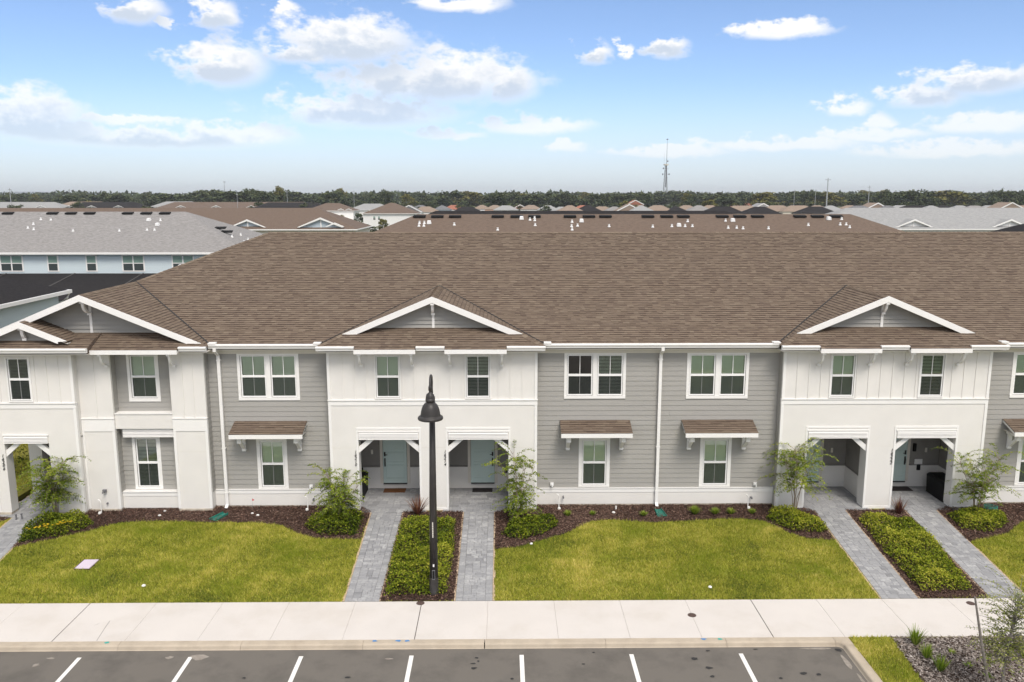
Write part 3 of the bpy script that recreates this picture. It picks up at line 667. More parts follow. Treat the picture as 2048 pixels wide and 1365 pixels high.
def downspout(x, y):
    mb = MB(); pts = [(x, EY - .08, 5.86), (x, EY - .08, 5.74), (x + .0, y - .13, 5.55), (x, y - .11, 5.40), (x, y - .11, .14), (x, y - .25, .06)]
    for p, q in zip(pts, pts[1:]):
        p, q = Vector(p), Vector(q); w2, d2 = .052, .04
        up = Vector((0, 1, 0)) if abs((q - p).normalized().z) > .8 else Vector((0, .5, .8))
        mb.hexa([p + Vector((-w2, -d2, 0)), p + Vector((w2, -d2, 0)), p + Vector((w2, d2, 0)), p + Vector((-w2, d2, 0))], [q + Vector((-w2, -d2, 0)), q + Vector((w2, -d2, 0)), q + Vector((w2, d2, 0)), q + Vector((-w2, d2, 0))])
    mb.box(x - .07, x + .07, y - .155, y - .03, 5.36, 5.40); mb.box(x - .07, x + .07, y - .155, y - .03, 2.2, 2.23); mb.box(x - .07, x + .07, y - .155, y - .03, .55, .58)
    return mb.build('downspout', 'white_trim', row)
# bay between the two middle porches
xa, xb = TW[0] + 3.62, TW[1] - 3.62
wC = [window(2.15, 4.31, 3.96, 5.588, BY, n=2, blinds=(None, 'blind_open')), window(6.45, 8.63, 3.95, 5.588, BY, n=2, blinds=('blind', 'blind')),
      window(2.70, 3.81, .70, 2.62, BY, tl=.12, tr=.12, tb=.06, tt=.18, blinds=('blind',)), window(7.03, 8.15, .69, 2.62, BY, tl=.12, tr=.12, tb=.06, tt=.18, blinds=('blind',))]
bay(xa, xb, .674, 5.59, BY, wC, None); base_panel(xa, xb, BY); frieze(xa, xb, BY); awning(2.03, 4.47, BY); awning(6.34, 8.83, BY); downspout(5.505, BY)
# bay left of the middle porch
xa, xb = -10.27, TW[0] - 3.62
wL = [window(-9.25, -7.11, 3.93, 5.588, BY, n=2, blinds=('blind', 'blind')), window(-8.73, -7.66, .68, 2.62, BY, tl=.12, tr=.12, tb=.06, tt=.18, blinds=('blind',))]
bay(xa, xb, .674, 5.59, BY, wL, None); base_panel(xa, xb, BY); frieze(xa, xb, BY); awning(-9.42, -6.92, BY); downspout(-9.85, BY)
# bay right of the right porch
xa, xb = TW[1] + 3.62, 25.4
wR = [window(17.93, 20.1, 3.95, 5.588, BY, n=2), window(18.45, 19.56, .69, 2.62, BY, tl=.12, tr=.12, tb=.06, tt=.18)]
bay(xa, xb, .674, 5.59, BY, wR, None); base_panel(xa, xb, BY); frieze(xa, xb, BY); awning(17.8, 20.28, BY)
MB().box(25.42, 33.9, FY, FY + .3, 0, 5.8).build('end_wall', 'white_paint', row)
MB().box(-17.6, 33.9, BYE - .6, BYE - .4, 0, 5.9).build('rear_wall', 'gray_siding', row)
MB().box(-17.75, -17.6, 30.2, BYE - .62, 0, 5.9).build('side_wall', 'gray_siding', row)
MB().box(33.7, 33.9, FY + .32, BYE - .62, 0, 5.8).build('side_wall', 'gray_siding', row)
MB().box(-17.55, 33.6, 28.6, BYE - .7, 2.98, 3.02).build('upper_floor', 'interior', row)

# --- porch towers
def digits(txt, x, y, z, size=.105):
    cu = bpy.data.curves.new('house_number', 'FONT'); cu.body = '\n'.join(txt); cu.size = size * 1.45; cu.extrude = .006; cu.shear = .28; cu.space_line = .76; cu.align_x = 'CENTER'; cu.offset = .0005
    t = bpy.data.objects.new('tmp_text', cu); COL.objects.link(t)
    bpy.context.view_layer.update()
    me = bpy.data.meshes.new_from_object(t.evaluated_get(bpy.context.evaluated_depsgraph_get())); bpy.data.objects.remove(t)
    me.name = 'house_number'; me.materials.clear(); me.materials.append(MATS['number_black'])
    o = bpy.data.objects.new('house_number', me); o.location = (x, y, z); o.rotation_euler = (math.pi / 2, 0, 0); link(o, row)
    o['label'] = 'black house number ' + txt + ' set vertically beside the porch opening'
def louver(x0, x1, y, z0=2.60, z1=2.90):
    lv = MB().box(x0, x1, y + .012, y + .06, z0, z1).build('louver_panel', 'cream_trim', row)
    n = 5; h = (z1 - z0 - .05) / n
    MB().box(x0 - .02, x1 + .02, y - .03, y + .01, z1 - .03, z1 + .01).build('louver_cap', 'white_trim', lv)
    for k in range(n):
        z = z0 + .01 + k * h
        MB().hexa([(x0 + .01, y - .045, z), (x1 - .01, y - .045, z), (x1 - .01, y + .01, z), (x0 + .01, y + .01, z)], [(x0 + .01, y - .002, z + h - .024), (x1 - .01, y - .002, z + h - .024), (x1 - .01, y + .01, z + h - .008), (x0 + .01, y + .01, z + h - .008)]).build('louver_slat', 'white_trim', lv)
def brace(x, s, y, z=2.60, run=.50, th=.17):
    a = [(x, z - run - .0), (x, z - run + th * 1.35), (x + s * (run - th * 1.35 + .06), z), (x + s * (run + .06), z)]
    n = 5; mb = MB()
    mb.prism([(p, y + .05, q) for p, q in a], (0, .11, 0)); mb.build('corner_brace', 'white_trim', row)
def batten_field(x0, x1, z0, z1, y, skip):
    n = round((x1 - x0) / .41); 
    for k in range(1, n):
        x = x0 + (x1 - x0) * k / n
        segs = [(z0, z1)]
        for a, b, c, d in skip:
            if a - .03 < x < b + .03: segs = [q for s, e in segs for q in ((s, min(e, c)), (max(s, d), e)) if q[1] - q[0] > .05]
        for s, e in segs: MB().box(x - .025, x + .025, y - .02, y - .0005, s, e).build('batten', 'white_paint', row)
def door(xc, y, hinge, z0=.24):
    hw = .445; d = MB().box(xc - hw, xc + hw, y - .045, y + .02, z0, z0 + 2.08).build('door', 'door_teal', row)
    for za, zb in ((z0 + .18, z0 + .72), (z0 + .82, z0 + 1.22), (z0 + 1.32, z0 + 1.92)):
        MB().box(xc - hw + .13, xc + hw - .13, y - .052, y - .0455, za + .03, zb - .03).build('door_panel', 'door_teal', d)
        m = MB()
        for q in ((xc - hw + .10, xc + hw - .10, za, za + .015), (xc - hw + .10, xc + hw - .10, zb - .015, zb), (xc - hw + .10, xc - hw + .115, za + .016, zb - .016), (xc + hw - .115, xc + hw - .10, za + .016, zb - .016)): m.box(q[0], q[1], y - .06, y - .0455, q[2], q[3])
        m.build('panel_moulding', 'door_teal', d)
    hx = xc + hinge * (hw - .07)
    mb = MB(); mb.box(hx - .03, hx + .03, y - .075, y - .047, z0 + 1.06, z0 + 1.22).box(hx - .025, hx + .025, y - .075, y - .047, z0 + .66, z0 + .98)
    mb.tube([(hx, y - .06, z0 + .95), (hx, y - .12, z0 + .90), (hx, y - .12, z0 + .74), (hx, y - .06, z0 + .69)], .014, 8); mb.tube([(hx, y - .09, z0 + 1.12), (hx - hinge * .10, y - .10, z0 + 1.12)], .013, 8)
    mb.build('door_handle', 'bronze', d)
    tr = MB()
    for s in (-1, 1): tr.box(min(xc + s * (hw + .015), xc + s * (hw + .12)), max(xc + s * (hw + .015), xc + s * (hw + .12)), y - .03, y - .002, z0 - .02, z0 + 2.2)
    tr.box(xc - hw - .12, xc + hw + .12, y - .032, y - .002, z0 + 2.205, z0 + 2.32); tr.build('door_casing', 'cream_trim', row)
    MB().box(xc - hw, xc + hw, y - .09, y - .001, z0 - .035, z0 - .004).build('threshold', 'bronze', row)
PB = 30.05
def porch_room(xa, xb, doorx, hinge):
    doorx += 0
    """recessed porch: dark upper walls, pale wainscot, ceiling"""
    hole = [(doorx - .45, doorx + .45, .2, 2.33)]
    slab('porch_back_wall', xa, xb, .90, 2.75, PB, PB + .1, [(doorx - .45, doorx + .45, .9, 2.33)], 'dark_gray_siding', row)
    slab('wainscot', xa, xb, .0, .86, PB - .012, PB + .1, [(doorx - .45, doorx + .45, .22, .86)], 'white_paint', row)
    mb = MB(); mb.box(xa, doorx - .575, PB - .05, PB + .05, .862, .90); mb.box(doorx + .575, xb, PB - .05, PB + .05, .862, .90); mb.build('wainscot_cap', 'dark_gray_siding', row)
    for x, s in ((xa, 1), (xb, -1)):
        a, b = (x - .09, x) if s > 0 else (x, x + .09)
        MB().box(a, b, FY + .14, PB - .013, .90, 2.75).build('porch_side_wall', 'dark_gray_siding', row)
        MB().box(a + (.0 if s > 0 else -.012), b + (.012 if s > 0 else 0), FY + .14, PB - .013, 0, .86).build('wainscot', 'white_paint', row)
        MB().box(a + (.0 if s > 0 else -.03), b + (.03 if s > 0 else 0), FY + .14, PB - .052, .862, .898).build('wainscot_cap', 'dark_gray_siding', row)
    MB().box(xa - .05, xb + .05, FY + .13, PB + .1, 2.752, 2.80).build('porch_ceiling', 'soffit', row)
    door(doorx, PB, hinge)
def tower(c, nums, boxes):
    a, b = c - 3.62, c + 3.62; y = FY
    ops = [(c - 2.62, c - .51), (c + .51, c + 2.62)]
    wn = [window(c - 1.99, c - 1.09, 4.06, 5.62, y, tl=.045, tr=.045, tt=.04, tb=.05, blinds=('blind',), sash=.045), window(c + 1.12, c + 2.02, 4.06, 5.62, y, tl=.045, tr=.045, tt=.04, tb=.05, blinds=('blind_open',), sash=.045)]
    slab('tower_upper_wall', a, b, 4.015, 5.80, y, y + .16, [h for w_ in wn for h in w_[0]], 'white_paint', row)
    batten_field(a + .09, b - .09, 4.03, 5.66, y, [w_[1] for w_ in wn])
    MB().box(a + .092, b - .092, y - .022, y - .001, 5.665, 5.76).build('frieze_board', 'white_trim', row)
    for x0, x1 in ((a - .005, a + .09), (b - .09, b + .005)):
        MB().box(x0, x1, y - .028, y + .08, 4.035, 5.77).build('corner_board', 'white_trim', row); MB().box(x0, x1, y - .026, y + .08, .10, 3.828).build('corner_board', 'white_trim', row)
    MB().box(a - .01, b + .01, y - .022, y + .1, 3.832, 4.0).build('band_board', 'white_trim', row)
    MB().box(a - .02, b + .02, y - .05, y + .1, 4.002, 4.03).build('band_cap', 'white_trim', row)
    slab('tower_lower_wall', a, b, .095, 3.83, y, y + .13, [(p, q, .09, 2.60) for p, q in ops], 'white_paint', row)
    for x0, x1 in ((a + .1, ops[0][0] - .1), (ops[0][1] + .1, ops[1][0] - .1), (ops[1][1] + .1, b - .1)):   # sheet joints
        MB().box(x0, x1, y - .0035, y - .0005, 2.30, 2.308).build('panel_joint', 'cream_trim', row)
    # legs: returns and plinth blocks
    for x0, x1 in ((a, ops[0][0]), (ops[0][1], ops[1][0]), (ops[1][1], b)):
        d = .42 if (x1 - x0) > .9 and (x0 == a or x1 == b) else .5
        MB().box(x0 + .002, x1 - .002, y + .132, y + d, .095, 2.75).build('porch_post', 'white_paint', row)
        MB().box(x0 + .012, x1 - .012, y - .016, y + d - .02, -.1, .092).build('post_plinth', 'white_trim', row)
    for p, q in ops:
        louver(p - .0, q + .0, y - .02); brace(p, 1, y); brace(q, -1, y)
        tr = MB(); 
        for x0, x1 in ((p - .075, p - .004), (q + .004, q + .075)): tr.box(x0, x1, y - .018, y - .001, .10, 2.96)
        tr.box(p - .075, q + .075, y - .02, y - .001, 2.965, 3.03); tr.build('opening_casing', 'white_trim', row)
    porch_room(c - 3.30, c - .27, c + boxes[0], -1); porch_room(c + .27, c + 3.30, c + boxes[1], 1)
    # gray returns of the projection
    for x0, s in ((a, -1), (b, 1)):
        mb = MB(); z = .674
        while z < 5.6:
            mb.hexa([(x0 + s * .018, y + .085, z), (x0 + s * .018, BY - .02, z), (x0, BY - .02, z), (x0, y + .085, z)], [(x0 + s * .004, y + .085, z + .178), (x0 + s * .004, BY - .02, z + .178), (x0, BY - .02, z + .178), (x0, y + .085, z + .178)]); z += .178
        mb.build('siding_return', 'gray_siding', row); MB().box(min(x0, x0 - s * .1), max(x0, x0 - s * .1), y + .17, BY + .1, 0, 5.8).build('side_wall', 'gray_siding', row)
    digits(nums[0], ops[0][0] - .125, y - .012, 2.10); digits(nums[1], ops[1][0] - .125, y - .012, 2.10)
tower(TW[0], ('16210', '16214'), (-1.66, 1.66)); tower(TW[1], ('16218', '16222'), (-1.72, 1.60))
# small porch fittings
for x in (-5.35 + .0, .1): MB().box(x - .05, x + .05, PB - .09, PB - .055, .62, .86).build('meter_cover', 'black_metal', row)
for x in (-4.95, .42, 12.5, 16.1): MB().box(x - .035, x + .035, PB - .05, PB - .001, 1.38, 1.55).build('porch_outlet', 'cream_trim', row)
MB().box(15.60, 15.70, PB - .08, PB - .001, 1.42, 1.72).build('porch_lantern', 'black_metal', row); MB().box(15.70, 16.0, PB - .03, PB - .0125, .87, 1.1).build('outlet_plate', 'white_trim', row); MB().box(15.79, 15.91, PB - .09, PB - .031, .68, .9).build('meter_cover', 'black_metal', row)

# --- end unit: piers, recessed bay and the porch tower
def pier(x0, x1, y, zline):
    slab('pier_upper_wall', x0, x1, 3.40, 5.80, y, y + .38, [], 'white_paint', row); batten_field(x0 + .06, x1 - .06, 3.42, 5.66, y, [])
    MB().box(x0, x1, y - .022, y - .001, 5.665, 5.76).build('frieze_board', 'white_trim', row)
    MB().box(x0 - .01, x1 + .01, y - .045, y + .38, 3.375, 3.399).build('band_cap', 'white_trim', row); MB().box(x0, x1, y - .022, y + .37, 2.93, 3.373).build('band_board', 'white_trim', row)
    MB().box(x0, x1, y, y + .38, .09, 2.928).build('pier_lower_wall', 'white_paint', row); MB().box(x0 + .1, x1 - .1, y - .0035, y - .0005, 2.18, 2.188).build('panel_joint', 'cream_trim', row)
    for a, b in ((x0 - .004, x0 + .09), (x1 - .09, x1 + .004)): MB().box(a, b, y - .026, y + .07, .10, 2.927).build('corner_board', 'white_trim', row)
    MB().box(x0 + .01, x1 - .01, y - .016, y + .36, -.1, .088).build('post_plinth', 'slab_edge', row)
pier(-11.46, -10.27, FY, 3.5); pier(-14.62, -13.48, FY, 3.5)
wE = [window(-13.07, -11.97, 3.90, 5.60, BY, tb=.12, blinds=('blind',)), window(-13.10, -12.12, .69, 2.66, BY, tl=.10, tr=.10, tb=.06, tt=.10, blinds=('blind_open',))]
bay(-13.48, -11.46, .674, 5.76, BY, wE, None)
for sx, s in ((-13.48, 1), (-11.46, -1), (-10.27, 1)):
    mb = MB(); z = .674
    while z < 5.6:
        mb.hexa([(sx + s * .018, FY + .085, z), (sx + s * .018, BY - .02, z), (sx, BY - .02, z), (sx, FY + .085, z)], [(sx + s * .004, FY + .085, z + .178), (sx + s * .004, BY - .02, z + .178), (sx, BY - .02, z + .178), (sx, FY + .085, z + .178)]); z += .178
    mb.build('siding_return', 'gray_siding', row)
MB().box(-13.475, -11.465, FY + .06, BY - .022, 3.0, 3.52).build('spandrel_panel', 'white_paint', row); MB().box(-13.475, -11.465, FY + .035, BY - .022, 3.523, 3.555).build('spandrel_cap', 'white_trim', row)
louver(-13.30, -11.50, FY + .16, 2.67, 2.995)
MB().box(-13.475, -11.465, FY + .17, BY + .1, .06, .50).build('base_panel', 'white_paint', row); MB().box(-13.475, -11.465, FY + .155, BY - .022, .503, .64).build('base_trim', 'white_trim', row); MB().box(-13.475, -11.465, FY + .13, BY - .022, .643, .672).build('base_cap', 'white_trim', row)
MB().box(-13.475, -11.465, FY + .2, BY, -.1, .058).build('slab_edge', 'slab_edge', row)
# end porch tower
EY2 = FY - .3; a, b = -17.60, -14.60; op = (-17.16, -15.64)
wT = [window(-16.83, -16.01, 4.06, 5.62, EY2, tl=.045, tr=.045, tt=.04, tb=.05, blinds=('blind_gray_open',), sash=.045)]
slab('tower_upper_wall', a, b, 4.015, 5.80, EY2, EY2 + .16, wT[0][0], 'white_paint', row); batten_field(a + .09, b - .09, 4.03, 5.66, EY2, [wT[0][1]])
MB().box(a + .092, b - .092, EY2 - .022, EY2 - .001, 5.665, 5.76).build('frieze_board', 'white_trim', row)
MB().box(a - .01, b + .01, EY2 - .022, EY2 + .1, 3.832, 4.0).build('band_board', 'white_trim', row); MB().box(a - .02, b + .02, EY2 - .05, EY2 + .1, 4.002, 4.03).build('band_cap', 'white_trim', row)
slab('tower_lower_wall', a, b, .095, 3.83, EY2, EY2 + .13, [(op[0], op[1], .09, 2.60)], 'white_paint', row)
for x0, x1 in ((a - .005, a + .09), (b - .09, b + .005)): MB().box(x0, x1, EY2 - .026, EY2 + .08, .10, 3.828).build('corner_board', 'white_trim', row); MB().box(x0, x1, EY2 - .028, EY2 + .08, 4.035, 5.77).build('corner_board', 'white_trim', row)
MB().box(b - .16, b, EY2 + .162, FY + .2, .095, 5.8).build('side_wall', 'white_paint', row); MB().box(a, a + .16, EY2 + .162, PB, 2.62, 5.8).build('side_wall', 'gray_siding', row)
MB().box(op[1] + .002, b - .17, EY2 + .132, EY2 + .5, .095, 2.75).build('porch_post', 'white_paint', row); MB().box(a + .002, op[0] - .002, EY2 + .132, EY2 + .42, .095, 2.75).build('porch_post', 'white_paint', row)
for x0, x1 in ((a, op[0]), (op[1], b)): MB().box(x0 + .012, x1 - .012, EY2 - .016, EY2 + .4, -.1, .092).build('post_plinth', 'slab_edge', row)
louver(op[0], op[1], EY2 - .02); brace(op[0], 1, EY2); brace(op[1], -1, EY2)
MB().box(-17.6, -17.12, PB - .4, PB - .002, 0, 2.75).build('porch_post', 'white_paint', row)
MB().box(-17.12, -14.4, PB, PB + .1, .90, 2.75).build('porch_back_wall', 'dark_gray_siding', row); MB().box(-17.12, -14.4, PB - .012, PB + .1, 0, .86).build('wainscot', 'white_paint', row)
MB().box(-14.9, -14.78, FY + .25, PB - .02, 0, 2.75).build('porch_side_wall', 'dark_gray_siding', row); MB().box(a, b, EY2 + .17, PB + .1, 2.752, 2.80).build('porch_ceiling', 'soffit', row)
digits('16206', op[0] - .11, EY2 - .012, 2.10)
# porch side siding lines on the end porch back wall
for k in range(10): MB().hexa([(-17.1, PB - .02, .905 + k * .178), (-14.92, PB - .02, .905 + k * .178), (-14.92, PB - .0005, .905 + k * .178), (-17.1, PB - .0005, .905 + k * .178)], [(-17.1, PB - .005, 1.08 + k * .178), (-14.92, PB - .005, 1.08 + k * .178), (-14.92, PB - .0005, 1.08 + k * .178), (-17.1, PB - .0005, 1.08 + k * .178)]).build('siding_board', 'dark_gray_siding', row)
rs = roof_stuff.build('shingles', 'shingle', row); rs['kind'] = 'stuff'
# hose taps on the siding and small fittings
for x, z in ((-6.85, .78), (1.75, .82), (9.05, .80), (-14.0, .78)):
    y = BY if x > -10 else FY
    MB().box(x - .06, x + .06, y - .10, y - .022, z - .05, z + .05).tube([(x, y - .10, z), (x, y - .2, z), (x + .0, y - .22, z - .05)], .022, 8).build('hose_tap', 'vent_white' if x > -10 else 'steel_dark', row)

# ------------------------------------------------------------------ paver paths
PAV = []
for k in range(9):
    mb = MB(); e = .018; t = k / 8
    b = [(-.5, -.5), (.5, -.5), (.5, .5), (-.5, .5)]; i4 = [(-.5 + e * 2, -.5 + e * 3), (.5 - e * 2, -.5 + e * 3), (.5 - e * 2, .5 - e * 3), (-.5 + e * 2, .5 - e * 3)]
    mb.quad([(*p, .05) for p in i4], t)
    for a in range(4):
        c = (a + 1) % 4
        mb.quad([(*b[a], .044), (*b[c], .044), (*i4[c], .05), (*i4[a], .05)], t); mb.quad([(*b[a], 0), (*b[c], 0), (*b[c], .044), (*b[a], .044)], t)
    me = mb.mesh('paver'); me.materials.append(MATS['paver']); PAV.append(me)
def pave(name, y0, y1, lx, rx, border=.2, rows=(.155, .155, .225), widths=(.155, .225, .225, .31), z=-.03, seed=0):
    """lx, rx: functions of y for the two edges"""
    r = random.Random(seed)
    base = MB().quad([(lx(y0), y0, z + .028), (rx(y0), y0, z + .028), (rx(y1), y1, z + .028), (lx(y1), y1, z + .028)]).build(name, 'joint_sand'); tag(base, kind='structure')
    ang = -math.atan((lx(y1) - lx(y0)) / (y1 - y0)); g = .005
    def put(xa, xb, ya, yb):
        w_, d_ = xb - xa - g, yb - ya - g
        if w_ < .03 or d_ < .03: return
        inst('paver', PAV[min(8, max(0, int(round(r.gauss(4.3, 1.9)))))], base, ((xa + xb) / 2, (ya + yb) / 2, z + r.uniform(-.0015, .0015)), (w_, d_, 1), ang)
    if border:
        for side in (0, 1):
            y = y0
            while y < y1 - .02:
                yb = min(y + .105 * (1 if r.random() < .75 else 2), y1); ym = (y + yb) / 2
                if side == 0: put(lx(ym), lx(ym) + border, y, yb)
                else: put(rx(ym) - border, rx(ym), y, yb)
                y = yb
    y = y0
    while y < y1 - .02:
        yb = min(y + r.choice(rows), y1); ym = (y + yb) / 2; x = lx(ym) + border; xe = rx(ym) - border
        while x < xe - .02:
            x2 = x + r.choice(widths)
            if xe - x2 < .09: x2 = xe
            put(x, x2, y, yb); x = x2
        y = yb
    mb = MB()
    for f, s in ((lx, -1), (rx, 1)):
        for k in range(14):
            ya, yb = y0 + (y1 - y0) * k / 14, y0 + (y1 - y0) * (k + 1) / 14; wa = .03 + .05 * r.random()
            mb.quad([(f(ya) + s * .004, ya, .006), (f(ya) + s * wa, ya, .006), (f(yb) + s * wa, yb, .006), (f(yb) + s * .004, yb, .006)])
    mb.build('edge_sand', 'edge_sand', base)
    return base
def lerp(p, q): return lambda y: p + (q - p) * (y - 21.15) / 6.55
PATHS = [(lerp(-4.37, -4.63), lerp(-3.42, -3.55)), (lerp(-1.32, -1.38), lerp(-.30, -.32)), (lerp(10.48, 11.05), lerp(11.49, 12.13)), (lerp(13.52, 14.28), lerp(14.55, 15.36)), (lerp(-16.1, -17.05), lerp(-14.95, -16.05))]
for k, (l, r) in enumerate(PATHS): pave('paver_path', 21.16, 27.62 if k < 4 else 27.3, l, r, seed=k)
for k, (xa, xb) in enumerate(((TW[0] - 3.28, TW[0] - .29), (TW[0] + .29, TW[0] + 3.28), (TW[1] - 3.28, TW[1] - .29), (TW[1] + .29, TW[1] + 3.28), (-17.58, -14.95))):
    pave('porch_floor', 27.625 if k < 4 else 27.305, PB - .02, (lambda y, q=xa: q), (lambda y, q=xb: q), border=0, rows=(.225, .225, .31), widths=(.225, .31, .31), z=-.028, seed=20 + k)

# ------------------------------------------------------------------ beds, mulch, lawn grass
def pl_(i): return PATHS[i][0]
def pr_(i): return PATHS[i][1]
BEDS = {
    'a': [(-15.55, 24.75), (-14.9, 25.25), (-13.9, 26.0), (-13.1, 26.78), (-11.8, 26.92), (-10.0, 26.77), (-8.6, 26.78), (-7.5, 26.5), (-6.7, 25.75), (-6.0, 25.38), (-4.62, 25.3), (-4.68, 27.7), (-5.2, 28.26), (-15.0, 28.26), (-16.0, 27.4)],
    'b': [(-3.40, 21.17), (-1.36, 21.17), (-1.42, 27.66), (-3.52, 27.66)],
    'c': [(-.26, 24.5), (.3, 24.6), (.86, 24.92), (2.05, 25.7), (2.98, 26.72), (3.7, 26.88), (5.0, 26.6), (6.2, 26.72), (7.13, 26.84), (8.2, 26.9), (8.95, 26.7), (9.45, 25.7), (9.9, 25.25), (10.74, 25.05), (11.0, 27.6), (10.3, 28.26), (.6, 28.26), (-.28, 27.6)],
    'd': [(11.53, 21.17), (13.48, 21.17), (14.24, 27.66), (12.17, 27.66)],
    'e': [(15.03, 24.9), (15.8, 25.2), (16.7, 25.6), (17.7, 26.5), (18.6, 26.85), (24, 26.85), (24, 28.26), (16.4, 28.26), (15.40, 27.6)],
    'f': [(-17.3, 26.0), (-17.12, 27.3), (-18.3, 27.5), (-19.0, 26.8), (-18.2, 26.0)],
    'g': [(9.80, 19.1), (24, 19.1), (24, 10), (9.35, 10), (9.62, 17.2)],
}
def inpoly(px_, py_, poly):
    c = np.zeros(len(px_), bool); n = len(poly)
    for i in range(n):
        (x0, y0), (x1, y1) = poly[i], poly[(i + 1) % n]
        if y0 == y1: continue
        m = ((y0 > py_) != (y1 > py_)) & (px_ < (x1 - x0) * (py_ - y0) / (y1 - y0) + x0); c ^= m
    return c
_w = rng.normal(size=(14, 2)); _p = rng.uniform(0, 6.28, 14)
def wav(x, y, f): return sum(np.sin(f * (_w[i, 0] * x + _w[i, 1] * y) + _p[i]) for i in range(14)) / 5.3
def sample(poly, dens):
    P = np.array(poly); x0, y0 = P.min(0); x1, y1 = P.max(0); n = int((x1 - x0) * (y1 - y0) * dens)
    x, y = rng.uniform(x0, x1, n), rng.uniform(y0, y1, n); m = inpoly(x, y, poly); return x[m], y[m]
for key, poly in BEDS.items():
    bed = MB().quad([(x, y, .004) for x, y in poly]).build('mulch_bed', 'soil'); tag(bed, kind='structure')
    gray = key == 'g'
    vis = poly if not gray else [(9.80, 19.1), (14.5, 19.1), (14.5, 15.5), (9.55, 15.5)]
    x, y = sample(vis, 1500 if not gray else 1100); k = len(x)
    z = .012 + .035 * (wav(x, y, 2.6) * .5 + .5) * rng.random(k) + .02 * rng.random(k)
    d = rng.normal(size=(k, 3)); d[:, 2] *= .28
    L = rng.uniform(.03, .10, k) * (1.25 if gray else 1.0); W = rng.uniform(.012, .034, k) * (1.5 if gray else 1.0)
    nr = rng.normal(size=(k, 3)) * .5; nr[:, 2] = 1
    me = arrays_mesh('mulch', leaf_verts(np.stack([x, y, z], 1), d, L, W, nr), 4, np.clip(rng.normal(.42, .26, k) + .12 * wav(x, y, 1.1), 0, 1), 'mulch_gray' if gray else 'mulch')
    o = bpy.data.objects.new('mulch', me); link(o, bed); o['kind'] = 'stuff'
def grass_patch(name, rect, dens, parent, extra=None):
    x, y = rng.uniform(rect[0], rect[1], int((rect[1] - rect[0]) * (rect[3] - rect[2]) * dens)), None
    y = rng.uniform(rect[2], rect[3], len(x)); m = np.ones(len(x), bool)
    for key, poly in BEDS.items(): m &= ~inpoly(x, y, poly)
    if parent is lawn:
        for l, r in PATHS: m &= ~((x > l(y) - .05) & (x < r(y) + .05))
        m &= ~((x > -12.86) & (x < -12.34) & (y > 23.2) & (y < 23.9))
    if extra: m &= extra(x, y)
    x, y = x[m], y[m]; k = len(x)
    cl = wav(x, y, 5.0) * .5 + wav(x + 3, y, 11.0) * .5
    h = rng.uniform(.035, .10, k) * (1 + .35 * cl); a = rng.uniform(0, 6.28, k); wd = rng.uniform(.006, .012, k)
    lean = rng.normal(size=(k, 2)) * .55; base = np.stack([x, y, np.full(k, -.014)], 1)
    side = np.stack([np.cos(a), np.sin(a), np.zeros(k)], 1) * wd[:, None]
    tip = base + np.stack([lean[:, 0] * h, lean[:, 1] * h, h], 1)
    v = np.stack([base - side, base + side, tip], 1).reshape(-1, 3)
    tone = np.clip(rng.normal(.48, .24, k) + .17 * wav(x, y, 1.3) + .24 * cl, 0, 1)
    me = arrays_mesh(name, v, 3, tone, 'grass'); o = bpy.data.objects.new(name, me); link(o); return tag(o, 'short yellow green lawn grass in front of the townhouses' if parent is lawn else 'short green grass strip beside the kerb corner', 'grass', kind='stuff')
grass_patch('lawn_grass', (-19, 20.5, 21.16, 26.95), 2600, lawn)
extra_corner = lambda x, y: (x > 8.8) & ((x > 8.46 + .36) | (y < 18.9))
grass_patch('island_grass', (8.73, 9.82, 13, 19.15), 2600, None)
grass_patch('side_grass', (-23, -18.2, 27, 34), 700, lawn)

# ------------------------------------------------------------------ planting
def hedge(poly, h, dens, label, leaf=(.05, .085), m='hedge_leaf', name='hedge', group=None, tshift=0.0):
    P = np.array(poly); c = P.mean(0); root = empty(name, (c[0], c[1], 0), label, 'hedge', group)
    x, y = sample(poly, dens); k = len(x)
    n = len(poly); de = np.full(k, 9.0)       # distance to the outline rounds the shoulders
    for i in range(n):
        a = P[i]; b = P[(i + 1) % n]; ab = b - a; t = np.clip(((x - a[0]) * ab[0] + (y - a[1]) * ab[1]) / (ab @ ab), 0, 1)
        de = np.minimum(de, np.hypot(x - a[0] - t * ab[0], y - a[1] - t * ab[1]))
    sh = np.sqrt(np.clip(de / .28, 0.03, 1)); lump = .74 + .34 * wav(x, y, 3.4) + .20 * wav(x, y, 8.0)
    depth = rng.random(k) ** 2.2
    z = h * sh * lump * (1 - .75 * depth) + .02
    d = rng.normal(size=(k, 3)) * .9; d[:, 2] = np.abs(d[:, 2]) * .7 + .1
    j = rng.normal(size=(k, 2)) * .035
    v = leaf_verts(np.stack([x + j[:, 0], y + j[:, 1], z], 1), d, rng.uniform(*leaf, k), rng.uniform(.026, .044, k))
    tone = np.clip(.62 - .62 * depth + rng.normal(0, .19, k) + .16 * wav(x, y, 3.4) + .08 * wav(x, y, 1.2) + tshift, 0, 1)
    me = arrays_mesh('foliage', v, 4, tone, m); o = bpy.data.objects.new('foliage', me); link(o, root)
    # twiggy inner body
    mb = MB()
    for _ in range(int(40 + len(poly) * 6)):
        i = rng.integers(0, k); mb.tube([(x[i] * .9 + c[0] * .1, y[i] * .9 + c[1] * .1, 0), (x[i], y[i], z[i])], [.007, .003], 4, cap=False)
    mb.build('twigs', 'bark', root)['kind'] = 'stuff'
    return root
hedge([(-3.28, 21.45), (-1.62, 21.5), (-1.55, 24), (-1.66, 26.75), (-3.45, 26.7), (-3.42, 24)], .36, 1500, 'long clipped green groundcover hedge around the lamp post between two paths')
